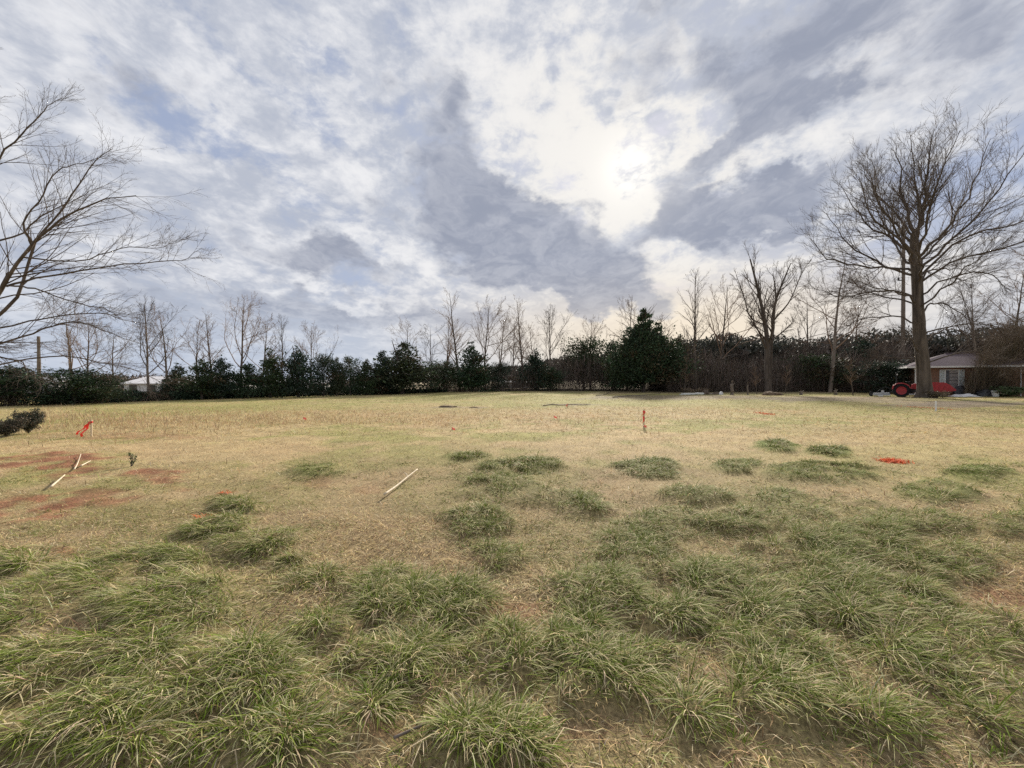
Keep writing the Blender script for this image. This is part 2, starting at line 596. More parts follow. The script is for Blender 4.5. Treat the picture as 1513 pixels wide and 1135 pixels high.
def mound(x, y):
    g, lawn, dry, clay, lit = cover(x, y)
    r = np.hypot(x, y)
    return 0.07 * g * (0.6 + 0.8 * fbm(x * 3, y * 3, 2, 8)) - 0.03 * clay * (fbm(x * 5, y * 5, 3, 9) > 0.5) * 0 + 0.05 * clay * 2.2 * (fbm(x * 4, y * 4, 3, 9) - 0.4)


def surf(x, y):
    return terrain(x, y) + mound(x, y)


def build_ground():
    # rows close together near the camera, wide far away
    ys = [-30., -18, -10, -5, -2, -0.5]
    y = 0.6
    while y < 75:
        ys.append(y)
        y += 0.045 + 0.011 * y
    while y < 1500:
        ys.append(y)
        y *= 1.13
    ys = np.array(ys)
    nu = 195
    u = np.linspace(-1, 1, nu)
    u = np.sign(u) * np.abs(u) ** 1.0
    Y = np.repeat(ys[:, None], nu, 1)
    half = np.maximum(np.abs(ys) * 1.45 + 2.5, 2.5)
    half = np.where(ys < 0, 60, half)
    half = np.where(ys > 80, ys * 2.2, half)
    X = u[None, :] * half[:, None]
    x, yv = X.ravel(), Y.ravel()
    z = surf(x, yv)
    # wide skirts so that the sheet goes on to the sides
    V = np.stack([x, yv, z], 1)
    c = ground_colour(x, yv)
    nr = len(ys)
    i = np.arange(nr - 1)[:, None] * nu + np.arange(nu - 1)[None, :]
    i = i.ravel()
    F = np.stack([i, i + 1, i + nu + 1, i + nu], 1)
    m = mat('ground', (0.4, 0.3, 0.2), 0.95, 0.1, var=0.5, scale=48, bump=0.02, attr='Col')
    me = raw_mesh('ground', V, F.ravel(), np.arange(0, len(F) * 4, 4), c, m, True)
    o = link('ground', me)
    tag(o, 'field of dry straw and short grass with patches of bare red earth', None, kind='structure')
    # broad sheet below, out to the horizon on every side
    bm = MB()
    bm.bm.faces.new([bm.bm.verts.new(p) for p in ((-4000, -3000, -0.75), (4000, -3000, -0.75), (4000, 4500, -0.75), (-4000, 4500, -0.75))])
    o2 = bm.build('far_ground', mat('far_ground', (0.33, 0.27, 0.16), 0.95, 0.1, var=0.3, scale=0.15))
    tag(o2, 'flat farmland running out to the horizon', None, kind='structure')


build_ground()

# ------------------------------------------------------------------ grass blades
GRASS_T = mat('grass_blade', (0.3, 0.3, 0.1), 0.7, 0.05, attr='Col', trans=0.18)


def blades(base, az, length, width, lift, droop, col0, col1, nseg):
    """curved tapering blades. base (n,3); az heading; lift = start angle above level; droop = bend; returns verts, faces, starts, cols"""
    n = len(base)
    h = np.stack([np.cos(az), np.sin(az), np.zeros(n)], 1)
    side = np.stack([-np.sin(az), np.cos(az), np.zeros(n)], 1)
    tw = rng.normal(0, 0.5, n)
    P = [base]
    p = base.copy()
    for k in range(nseg):
        a = lift - droop * ((k + 0.5) / nseg) ** 1.3
        st = (length / nseg)[:, None]
        p = p + h * (np.cos(a)[:, None] * st) + np.array((0, 0, 1.0)) * (np.sin(a)[:, None] * st)
        P.append(p)
    sd = side * np.cos(tw)[:, None] + np.array((0, 0, 1.0)) * (np.sin(tw)[:, None] * 0.6)
    per = nseg * 2 + 1
    V = np.empty((n, per, 3))
    C = np.empty((n, per, 3))
    for k in range(nseg):
        w = width * (1.0 - 0.55 * (k / nseg) ** 2) * 0.5
        V[:, 2 * k] = P[k] - sd * w[:, None]
        V[:, 2 * k + 1] = P[k] + sd * w[:, None]
        f = (k / nseg) ** 1.5
        C[:, 2 * k] = C[:, 2 * k + 1] = col0 * (1 - f) + col1 * f
    V[:, per - 1] = P[nseg]
    C[:, per - 1] = col1
    off = (np.arange(n) * per)[:, None]
    q = []
    for k in range(nseg - 1):
        q.append(np.array((2 * k, 2 * k + 1, 2 * k + 3, 2 * k + 2)))
    quads = (off[:, :, None] + np.array(q)[None]).reshape(-1, 4) if q else np.zeros((0, 4), int)
    tris = off + np.array((2 * nseg - 2, 2 * nseg - 1, 2 * nseg))[None]
    flat = np.concatenate([quads.ravel(), tris.ravel()])
    starts = np.concatenate([np.arange(len(quads)) * 4, len(quads) * 4 + np.arange(len(tris)) * 3])
    return V.reshape(-1, 3), flat, starts, C.reshape(-1, 3)


def scatter(n, y0, y1, power=1.0, wide=1.28, pad=1.6):
    """random ground points across the view wedge between two depths"""
    u = rng.random(n)
    y = (y0 ** 2 + u * (y1 ** 2 - y0 ** 2)) ** 0.5 if power == 1.0 else y0 * (y1 / y0) ** u
    x = (rng.random(n) * 2 - 1) * (wide * y + pad)
    return x, y


def grass_mesh(name, x, y, az, length, width, lift, droop, c0, c1, nseg, sink=0.012):
    b = np.stack([x, y, surf(x, y) - sink], 1)
    return raw_mesh(name, *blades(b, az, length, width, lift, droop, c0, c1, nseg), GRASS_T)


def jitter(c, n, amt=0.22):
    v = 1 + rng.normal(0, amt, n)
    return np.clip(np.asarray(c)[None] * np.clip(v, 0.45, 1.7)[:, None] * (1 + rng.normal(0, 0.05, (n, 3))), 0.01, 0.9)


def build_straw():
    # flattened dead grass: many short lying blades
    for lod, (n, y0, y1, nseg, wl, ll) in enumerate(((170000, 1.15, 6.0, 2, .0038, .08), (108000, 4.4, 15.0, 2, .0062, .105), (170000, 11, 34.0, 1, .015, .17), (60000, 27, 52, 1, .03, .2))):
        x, y = scatter(n, y0, y1)
        g, lawn, dry, clay, lit = cover(x, y)
        fade = sstep(y, y0, y0 * 1.35 if lod else y0 * 1.01) * (1 - sstep(y, y1 * 0.74, y1))
        keep = rng.random(n) < fade * np.clip(1.0 - 0.35 * g - 0.72 * clay - 0.8 * lit, 0.03, 1)
        x, y, g, lawn, dry, clay = (a[keep] for a in (x, y, g, lawn, dry, clay))
        n = len(x)
        flow = fbm(x * 0.9, y * 0.9, 2, 61) * 7
        az = flow + rng.normal(0, 1.3, n)
        length = ll * np.exp(rng.normal(0, 0.4, n)) * (0.8 + 0.4 * dry)
        width = wl * rng.uniform(0.6, 1.4, n)
        lift = np.abs(rng.normal(0.3, 0.45, n))
        if lod == 3:
            lift = lift + 0.1
        droop = lift * rng.uniform(0.6, 2.2, n)
        c = jitter(C_STRAW * 1.1, n, 0.32)
        och = sstep(fbm(x * 0.22, y * 0.3, 3, 91) + 0.15 * rng.random(n), 0.52, 0.7)[:, None] * 0.7
        c = c * (1 - och) + jitter(C_OCHRE * 1.1, n, 0.2) * och
        gr = (rng.random(n) < lawn * 0.62)[:, None]
        cg = jitter(C_LAWN * 0.95, n, 0.25)
        c = np.where(gr, cg, c)
        bleached = (rng.random(n) < 0.24)[:, None]
        c = np.where(bleached, jitter((0.66, 0.55, 0.35), n, 0.12), c)
        old = (rng.random(n) < 0.2)[:, None]
        c = np.where(old, jitter((0.22, 0.13, 0.08), n, 0.2), c)
        me = grass_mesh('dry_grass', x, y, az, length, width, lift, droop, c, c, nseg, 0.004)
        tag(link('dry_grass', me), 'flattened dry straw-coloured grass covering the field', 'grass', kind='stuff')


def tussock_blades(cx, cy, rad, hscale, n_per, comb, green):
    """blades of tussocks given as arrays; arching out from each centre"""
    cnt = np.maximum(9, (n_per * rad ** 2 * np.pi)).astype(int)
    idx = np.repeat(np.arange(len(cx)), cnt)
    n = len(idx)
    th = rng.random(n) * 2 * np.pi
    rr = np.sqrt(rng.random(n))
    x = cx[idx] + np.cos(th) * rr * rad[idx]
    y = cy[idx] + np.sin(th) * rr * rad[idx]
    out = np.stack([np.cos(th), np.sin(th)], 1) * (0.25 + 0.95 * rr)[:, None]
    cb = comb[idx]
    vec = out + cb + rng.normal(0, 0.34, (n, 2))
    az = np.arctan2(vec[:, 1], vec[:, 0])
    length = hscale[idx] * np.exp(rng.normal(0, 0.28, n)) * (1.12 - 0.3 * rr)
    lift = np.clip(1.05 - 0.55 * rr - 0.3 * np.hypot(cb[:, 0], cb[:, 1]) + rng.normal(0, 0.25, n), 0.15, 1.5)
    droop = np.clip(lift + rng.uniform(-0.3, 1.0, n), 0.3, 2.5)
    gcol = jitter(C_GREEN, n, 0.28)
    yel = rng.random(n)[:, None]
    gcol = gcol * (1 - 0.35 * yel) + np.array((0.26, 0.26, 0.055)) * 0.35 * yel
    dead = rng.random(n) > green[idx]
    gcol[dead] = jitter((0.48, 0.39, 0.24), dead.sum(), 0.2)
    tip = np.where((rng.random(n) < 0.48)[:, None], jitter((0.66, 0.57, 0.34), n, 0.2), gcol * 1.15)
    return x, y, az, length, lift, droop, gcol, tip


def comb_dir(x, y):
    """which way the wind and mower laid the grass"""
    a = 0.5 + fbm(x * 0.35, y * 0.35, 2, 71) * 4.2 - 3.6
    left = sstep(-x, 0.3, 3.0)
    s = 0.35 + 0.55 * left + 0.25 * sstep(x, 1, 4)
    return np.stack([np.cos(a) * s - 0.35 * left, np.sin(a) * s * 0.6 - 0.25 * s], 1)


def build_green():
    # the tussocks one can pick out: each a thing of its own
    solo = [0, 1, 13, 14, 15, 17, 18, 19, 21, 22, 33, 34, 35, 36, 37, 42, 43, 28, 46, 8, 20, 5, 2, 12]
    for k in solo:
        cx, cy, rx, ry, w, sk = E_GREEN[k]
        m = max(5, int(rx * 1.8 * ry * 1.8 * 14))
        m = min(m, 22)
        th = rng.random(m) * 6.283
        rr = np.sqrt(rng.random(m)) * 0.68
        yy = np.sin(th) * rr * ry
        tx = cx + np.cos(th) * rr * rx + sk * yy
        ty = cy + yy
        d = np.hypot(cx, cy)
        rad = rng.uniform(0.06, 0.13, m) * (1 + 0.03 * d)
        hs = rng.uniform(0.11, 0.185, m)
        npd = 3900 if d < 4.5 else (2000 if d < 7 else 800)
        x, y, az, L, li, dr, c0, c1 = tussock_blades(tx, ty, rad, hs, npd, comb_dir(tx, ty) * 0.7, np.full(m, 0.80))
        wd = np.full(len(x), 0.0043 if d < 4.5 else (0.0065 if d < 7 else 0.012)) * rng.uniform(0.6, 1.35, len(x))
        me = grass_mesh('grass_tuft', x - cx, y - cy, az, L, wd, li, dr, c0, c1, 3)
        # heights were taken at shifted points: set them again on the real ground
        co = np.empty(len(me.vertices) * 3, np.float32)
        me.vertices.foreach_get('co', co)
        co = co.reshape(-1, 3)
        per = len(co) // len(x)
        dz = surf(x, y) - surf(x - cx, y - cy) - tz(cx, cy)
        co[:, 2] += np.repeat(dz, per)
        me.vertices.foreach_set('co', co.ravel())
        me.update()
        o = link('grass_tuft', me, loc=(cx, cy, tz(cx, cy)))
        tag(o, 'dark green grass tuft standing apart with drooping pale tips', 'grass tuft', 'green grass tufts across the field')
    # the thick mats and the many small clumps between them
    for lod, (n, y0, y1, npd, wl, nseg, hs0) in enumerate(((4300, 1.2, 5.2, 2900, .0043, 3, .142), (6500, 4.0, 10.0, 1050, .0066, 3, .125), (7000, 7.8, 22.0, 300, .012, 2, .10), (7000, 17, 48, 26, .035, 1, .12))):
        x, y = scatter(n, y0, y1)
        g, lawn, dry, clay, lit = cover(x, y)
        fade = sstep(y, y0, y0 * 1.3 if lod else y0 * 1.01) * (1 - sstep(y, y1 * 0.77, y1))
        pr = fade * np.clip(g * 0.9 + 0.28 * lawn * (1 - dry) + (0.02, 0.09, 0.12, 0.11)[lod] + 0.32 * sstep(fbm(x * .8, y * .6, 3, 131), .54, .68) * sstep(x + 0.25 * y, -1.5, 2.5) * (lod in (1, 2)), 0, 1) * (1 - 0.85 * clay) * (1 - lit)
        keep = rng.random(n) < pr
        x, y, g = x[keep], y[keep], g[keep]
        m = len(x)
        rad = rng.uniform(0.04, 0.11, m) * (1 + (0.03 * y))
        rad = rad * (0.95 + 0.05 * g)
        hs = hs0 * rng.uniform(0.7, 1.2, m) * (0.68 + 0.37 * g)
        green = 0.72 + 0.14 * g
        bx, by, az, L, li, dr, c0, c1 = tussock_blades(x, y, rad, hs, npd, comb_dir(x, y), green)
        wd = wl * rng.uniform(0.6, 1.4, len(bx))
        me = grass_mesh('green_grass', bx, by, az, L, wd, li, dr, c0, c1, nseg)
        tag(link('green_grass', me), 'thick mats of long green grass lying over the field', 'grass', kind='stuff')


build_straw()
build_green()

# ------------------------------------------------------------------ trees
BARK = mat('bark', (0.105, 0.085, 0.07), 0.9, 0.15, var=0.35, scale=5, bump=0.03, stretch=(1, 1, 0.25))
BARK_PALE = mat('bark_pale', (0.2, 0.165, 0.135), 0.9, 0.15, var=0.3, scale=5, bump=0.03, stretch=(1, 1, 0.25))
BARK_BIG = mat('bark_furrowed', (0.11, 0.09, 0.072), 0.92, 0.12, var=0.55, scale=3.2, bump=0.09, stretch=(1, 1, 0.16))
TWIG = mat('twigs', (0.11, 0.085, 0.068), 0.85, 0.15, var=0.2, scale=1.5)
TWIG_WARM = mat('twigs_warm', (0.23, 0.155, 0.105), 0.85, 0.15, var=0.2, scale=1.5)
NEEDLE = mat('evergreen_foliage', (0.05, 0.08, 0.04), 0.65, 0.2, attr='Col', trans=0.12)
BRUSHM = mat('brush', (0.15, 0.11, 0.085), 0.85, 0.15, attr='Col')


def unit(v):
    return v / np.maximum(np.linalg.norm(v, axis=-1, keepdims=True), 1e-9)


def grow(start, d, length, radius, nseg, wander, trop, taper=0.25, r_end=None):
    """n branches at once -> points (n, nseg+1, 3), radii (n, nseg+1)"""
    n = len(start)
    P = np.empty((n, nseg + 1, 3))
    P[:, 0] = start
    d = unit(d)
    st = (length / nseg)[:, None]
    for k in range(nseg):
        d = unit(d + rng.normal(0, wander, (n, 3)) + np.array((0, 0, 1.0)) * trop)
        P[:, k + 1] = P[:, k] + d * st
    t = np.linspace(0, 1, nseg + 1)[None]
    Rr = radius[:, None] * (1 - (1 - taper) * t)
    return P, Rr


def tubes(P, Rr, sides):
    n, m, _ = P.shape
    T = np.empty_like(P)
    T[:, 1:-1] = P[:, 2:] - P[:, :-2]
    T[:, 0] = P[:, 1] - P[:, 0]
    T[:, -1] = P[:, -1] - P[:, -2]
    T = unit(T)
    ref = np.where(np.abs(T[:, :, 2:3]) < 0.8, np.array((0, 0, 1.0)), np.array((1.0, 0.2, 0)))
    ref = np.repeat(ref[:, :1], m, 1)
    A = unit(np.cross(T, ref))
    B = np.cross(T, A)
    ang = np.arange(sides) * 2 * np.pi / sides
    V = P[:, :, None, :] + Rr[:, :, None, None] * (A[:, :, None, :] * np.cos(ang)[None, None, :, None] + B[:, :, None, :] * np.sin(ang)[None, None, :, None])
    V = V.reshape(-1, 3)
    base = (np.arange(n) * m * sides)[:, None, None]
    ring = (np.arange(m - 1) * sides)[None, :, None]
    k = np.arange(sides)[None, None, :]
    k1 = (k + 1) % sides
    F = np.stack([base + ring + k, base + ring + k1, base + ring + sides + k1, base + ring + sides + k], -1).reshape(-1, 4)
    return V, F


class Mesh:
    def __init__(self):
        self.V, self.F, self.n = [], [], 0

    def add(self, V, F):
        self.V.append(V)
        self.F.append(F + self.n)
        self.n += len(V)

    def data(self, name, material, smooth=True):
        V = np.concatenate(self.V)
        F = np.concatenate(self.F)
        return raw_mesh(name, V, F.ravel(), np.arange(0, len(F) * 4, 4), None, material, smooth)


def spawn(P, Rr, L, per, f0, f1, ang, ang_sd, lr, rr, up=0.0, lshape=0.5, rmin=0.004):
    """children along n parents"""
    n, m, _ = P.shape
    par = np.repeat(np.arange(n), per)
    k = len(par)
    f = f0 + (f1 - f0) * ((np.tile(np.arange(per), n) + rng.random(k)) / per)
    q = f * (m - 1)
    i = np.minimum(q.astype(int), m - 2)
    w = (q - i)[:, None]
    pos = P[par, i] * (1 - w) + P[par, i + 1] * w
    rad = Rr[par, i] * (1 - w[:, 0]) + Rr[par, i + 1] * w[:, 0]
    d = unit(P[par, i + 1] - P[par, i])
    ref = unit(rng.normal(0, 1, (k, 3)))
    sd = unit(np.cross(d, ref))
    a = rng.normal(ang, ang_sd, k)[:, None]
    nd = d * np.cos(a) + sd * np.sin(a) + np.array((0, 0, 1.0)) * up
    length = L[par] * lr * (1 - lshape * (f - f0) / max(f1 - f0, 1e-6)) * np.exp(rng.normal(0, 0.22, k))
    r = np.maximum(np.minimum(rad * rr, rad * 0.85), rmin)
    return pos, unit(nd), length, r


def fill_out(P, Rr, L, levels, crown):
    """grow the levels below given branches into the crown mesh"""
    for lv in levels:
        s, d, l, r = spawn(P, Rr, L, lv['per'], lv['f0'], lv['f1'], lv['ang'], lv.get('sd', .18), lv['lr'], lv['rr'], lv.get('up', 0), lv.get('shape', .5), lv.get('rmin', .006))
        P, Rr = grow(s, d, l, r, lv['nseg'], lv['wander'], lv['trop'], lv.get('taper', .3))
        L = l
        crown.add(*tubes(P, Rr, lv.get('sides', 3)))


def smooth_line(pts, n):
    """Catmull-Rom through points"""
    p = np.array(pts, float)
    p = np.vstack([2 * p[0] - p[1], p, 2 * p[-1] - p[-2]])
    out = []
    segs = len(p) - 3
    for t in np.linspace(0, segs - 1e-6, n):
        i = int(t)
        u = t - i
        a, b, c, d = p[i:i + 4]
        out.append(0.5 * (2 * b + (c - a) * u + (2 * a - 5 * b + 4 * c - d) * u * u + (3 * b - a - 3 * c + d) * u ** 3))
    return np.array(out)


def bare_tree_meshes(kind, H=10.0):
    """a leafless tree about H tall: trunk mesh, crown mesh"""
    crown, trunk = Mesh(), Mesh()
    if kind == 'multi':
        ns = int(rng.integers(2, 4))
        az = rng.random() * 6.28 + np.arange(ns) * 6.28 / ns
        stem_d = np.stack([np.cos(az) * .22, np.sin(az) * .22, np.ones(ns)], 1)
        P0, R0 = grow(np.zeros((ns, 3)) + np.stack([np.cos(az), np.sin(az), az * 0], 1) * .12 * H / 10, stem_d, np.full(ns, H * .93), np.full(ns, H * .014), 10, .07, .035, .12)
    else:
        ns = 1
        P0, R0 = grow(np.zeros((1, 3)), np.array([[rng.normal(0, .04), rng.normal(0, .04), 1]]), np.array([H]), np.array([H * .015]), 12, .028, .04, .08)
    L0 = np.full(ns, H)
    trunk.add(*tubes(P0, R0, 7))
    tw = [dict(per=6, f0=.15, f1=1, ang=.55, sd=.25, lr=.48, rr=.55, nseg=3, wander=.13, trop=.02), dict(per=2, f0=.2, f1=1, ang=.5, sd=.25, lr=.6, rr=.6, nseg=2, wander=.12, trop=.02)]
    if kind == 'narrow':
        lv = [dict(per=30, f0=.25, f1=.98, ang=.62, lr=.25, rr=.4, nseg=5, wander=.12, trop=.08, shape=.6, sides=4), dict(per=6, f0=.2, f1=.98, ang=.55, lr=.42, rr=.5, nseg=3, wander=.12, trop=.04)] + tw[1:]
    elif kind == 'wide':
        lv = [dict(per=15, f0=.24, f1=.95, ang=.95, sd=.25, lr=.46, rr=.45, nseg=7, wander=.13, trop=.085, shape=.6, sides=5), dict(per=8, f0=.2, f1=.97, ang=.65, sd=.22, lr=.4, rr=.5, nseg=4, wander=.14, trop=.03)] + tw
    elif kind == 'vase':
        lv = [dict(per=13, f0=.26, f1=.9, ang=.62, sd=.22, lr=.52, rr=.48, nseg=7, wander=.1, trop=.055, shape=.62, sides=5), dict(per=8, f0=.22, f1=.98, ang=.5, sd=.2, lr=.38, rr=.5, nseg=4, wander=.12, trop=.03)] + tw
    else:
        lv = [dict(per=13, f0=.22, f1=.96, ang=.75, sd=.25, lr=.4, rr=.45, nseg=6, wander=.13, trop=.06, shape=.6, sides=4), dict(per=7, f0=.2, f1=.98, ang=.6, sd=.22, lr=.42, rr=.5, nseg=4, wander=.13, trop=.03)] + tw
    for l in lv:
        l['rmin'] = H * .00085
    fill_out(P0, R0, L0, lv, crown)
    return trunk, crown


def leaf_quads(C, D, ln, wd, col):
    """folded little sprays: centre C, heading D, length, width -> diamond of two faces"""
    n = len(C)
    D = unit(D)
    sd = unit(np.cross(D, unit(rng.normal(0, 1, (n, 3)))))
    V = np.empty((n, 4, 3))
    V[:, 0] = C - D * ln[:, None] * .5
    V[:, 1] = C + sd * wd[:, None] * .5
    V[:, 2] = C + D * ln[:, None] * .5
    V[:, 3] = C - sd * wd[:, None] * .5
    F = (np.arange(n) * 4)[:, None] + np.array((0, 1, 2, 3))[None]
    return V.reshape(-1, 3), F, np.repeat(col, 4, 0)


def evergreen_meshes(H=5.0, halfw=1.3, n=5200, style='cone', col=(0.042, 0.07, 0.036), gap=0.25):
    """cedar: trunk, crown of sprays on boughs with uneven outline"""
    trunk = Mesh()
    P0, R0 = grow(np.zeros((1, 3)), np.array([[.02, .01, 1.]]), np.array([H * .96]), np.array([H * .02 + .02]), 8, .03, .03, .1)
    trunk.add(*tubes(P0, R0, 6))
    nb = 85
    t = np.sort(rng.random(nb)) * .95 + .04
    if style == 'cone':
        prof = np.where(t < .2, .75 + t * 1.25, 1.0) * (1 - sstep(t, .12, 1.06) * .93)
    elif style == 'round':
        prof = np.sqrt(np.clip(1 - ((t - .42) / .6) ** 2, .03, 1)) * 1.0
    else:
        prof = np.clip(1.05 - t ** 1.6, .08, 1)
    az = rng.random(nb) * 6.283 + t * 9
    lobes = 1 + .28 * np.sin(az * 2 + 1.3) * np.sin(t * 9) + rng.normal(0, .2, nb)
    bl = np.clip(halfw * prof * lobes, .12, None)
    st = np.stack([t * 0, t * 0, t * H * .96], 1)
    d = np.stack([np.cos(az), np.sin(az), .25 + .55 * t + rng.normal(0, .15, nb)], 1)
    P, Rr = grow(st, d, bl * 1.08, np.full(nb, .02 * H / 5), 4, .1, .03, .3)
    trunk.add(*tubes(P, Rr, 3))
    # sprays along the boughs, thicker outside
    w = bl ** 1.5
    b = rng.choice(nb, n, p=w / w.sum())
    f = np.clip(rng.beta(2.2, 1.1, n), 0.1, 1) * 4 * .9999
    i = np.minimum(f.astype(int), 3)
    u = (f - i)[:, None]
    C = P[b, i] * (1 - u) + P[b, i + 1] * u
    spread = (.10 + .14 * bl[b])[:, None]
    C = C + rng.normal(0, 1, (n, 3)) * spread * np.array((1, 1, .62))
    C[:, 2] = np.maximum(C[:, 2], .06)
    D = unit(P[b, 4] - P[b, 0]) + rng.normal(0, .55, (n, 3)) + np.array((0, 0, .25))
    ln = H / 5 * rng.uniform(.13, .30, n)
    wd = ln * rng.uniform(.3, .55, n)
    shade = np.clip(1 + rng.normal(0, .3, n), .4, 2)[:, None]
    bro = (rng.random(nb) < .12)[b][:, None]
    c = np.array(col)[None] * shade * (1 + rng.normal(0, .08, (n, 3)))
    c = np.where(bro, np.array((.1, .075, .045)) * shade, c)
    V, F, Cc = leaf_quads(C, D, ln, wd, np.clip(c, .004, .5))
    crown = raw_mesh('crown', V, F.ravel(), np.arange(0, len(F) * 4, 4), Cc, NEEDLE)
    return trunk, crown


# prototypes, shared by the copies
BARE = {}
for kind, k in (('narrow', 2), ('wide', 3), ('vase', 3), ('plain', 3)):
    for j in range(k):
        tr, cr = bare_tree_meshes(kind)
        bk = (BARK, BARK_PALE)[(j + len(kind)) % 2]
        BARE[kind, j] = (tr.data('trunk', bk), cr.data('crown', TWIG if j % 2 else TWIG_WARM))
EVER = {}
for style, k in (('cone', 4), ('round', 3), ('loose', 3)):
    for j in range(k):
        tr, cr = evergreen_meshes(5.0, {'cone': 1.45, 'round': 1.9, 'loose': 1.6}[style], 5200, style, ((.04, .068, .036), (.05, .075, .036), (.036, .058, .04), (.055, .07, .04))[j])
        EVER[style, j] = (tr.data('trunk', BARK), cr)


def place(name, meshes, px, depth, top, H, wpx, W, label, cat, group=None, rz=None, sink=.05):
    """stand a prototype (H tall, W half wide) so that it is as tall and wide as seen at that depth"""
    x = ax(px, depth)
    z = tz(x, depth) - sink
    sz = (hgt(top, depth) - z) / H
    sx = sz if wpx is None else (wpx * depth / FOC) / W
    t = thing(name, label, cat, (x, depth, z), random.random() * 6.28 if rz is None else rz, group)
    t.scale = (sx, sx, sz)
    link('trunk', meshes[0], t)
    link('crown', meshes[1], t)
    return t


# ---- leafless trees of the far edge: spot, depth, top, kind, label
LEFT_G, MID_G, RIGHT_G = 'bare trees behind the left hedge', 'bare trees along the far edge', 'bare trees at the right wood edge'
bare_list = [
    (105, 37, 452, 'plain', 0, 'bare dark tree behind the drooping twigs of the overhanging limb', LEFT_G),
    (132, 38, 470, 'vase', 0, 'slim forked bare tree beside the bare dark tree over the hedge', LEFT_G),
    (166, 43, 488, 'plain', 1, 'short twiggy bare tree left of the pale roof behind the hedge', LEFT_G),
    (219, 38, 452, 'vase', 1, 'leaning bare tree with wide fork in front of the pale roof', LEFT_G),
    (249, 39, 460, 'plain', 2, 'bare tree with open round crown at the end of the pale roof', LEFT_G),
    (293, 42, 478, 'vase', 2, 'low bare tree with spread crown behind the bushy cedars', LEFT_G),
    (314, 43, 464, 'narrow', 0, 'thin upright bare tree beside the tallest bare tree over the hedge', LEFT_G),
    (354, 43, 442, 'vase', 3, 'tallest bare tree over the hedge, with long ascending limbs', LEFT_G),
    (386, 45, 470, 'plain', 3, 'small bare tree just behind the two pointed cedars', LEFT_G),
    (417, 46, 468, 'narrow', 1, 'narrow bare tree standing between the two pointed cedars', LEFT_G),
    (461, 49, 484, 'vase', 0, 'small isolated bare tree right of the pointed cedars', LEFT_G),
    (605, 60, 476, 'wide', 0, 'dark bushy bare tree just behind the wide leaning cedar', MID_G),
    (636, 60, 484, 'plain', 1, 'slender bare tree alone between cedar groups', MID_G),
    (679, 57, 432, 'narrow', 2, 'tall straight bare tree beside the pointed dark cedar', MID_G),
    (660, 62, 478, 'vase', 2, 'faint low bare tree at the foot of the tall straight one', MID_G),
    (716, 60, 450, 'vase', 3, 'broad bare tree with fan of ascending limbs behind pointed cedar', MID_G),
    (737, 58, 464, 'plain', 2, 'bare tree with ivy-thick stem beside the broad fan-shaped tree', MID_G),
    (773, 60, 445, 'narrow', 0, 'spire-like bare tree with thin straight top', MID_G),
    (757, 63, 478, 'wide', 1, 'low spreading bare tree beneath the spire-like one', MID_G),
    (790, 63, 484, 'plain', 0, 'twiggy bare tree between the spire-like tree and the oval one', MID_G),
    (813, 60, 462, 'vase', 1, 'oval bare tree at the end of the row beyond the spire', MID_G),
    (872, 66, 476, 'vase', 0, 'pale twigged bare tree showing above the green thicket', MID_G),
    (926, 68, 450, 'vase', 2, 'sunlit bare crown rising just behind the great cedar', MID_G),
    (985, 66, 470, 'plain', 3, 'thin bare tree on the sun side of the great cedar', MID_G),
    (1028, 57, 402, 'narrow', 1, 'tall bare tree with straight trunk beyond the white debris', RIGHT_G),
    (1066, 59, 424, 'vase', 3, 'bare tree with bundle of upright limbs beside the tall straight trunk', RIGHT_G),
    (1192, 60, 440, 'plain', 1, 'pale slim bare tree in the gap right of the thick forked tree', RIGHT_G),
    (1226, 53, 376, 'plain', 2, 'bare tree with crooked open crown above the dark holly', RIGHT_G),
    (1262, 60, 450, 'wide', 2, 'low spreading bare tree under the outer limbs of the great tree', RIGHT_G),
    (1440, 60, 420, 'vase', 1, 'bare tree over the roof of the brick house', RIGHT_G),
    (1496, 52, 398, 'wide', 3, 'dense twigged bare tree above the overgrown brush', RIGHT_G),
    (1545, 50, 330, 'wide', 0, 'tall bare tree behind the brush at the far end of the house', RIGHT_G),
]
for px, dep, top, kind, j, lab, grp in bare_list:
    place('bare_tree', BARE[kind, j % (2 if kind == 'narrow' else 3)], px, dep, top, 10.0, None, 3, lab, 'tree', grp)

# thick forked tree in front of the wood
t = None


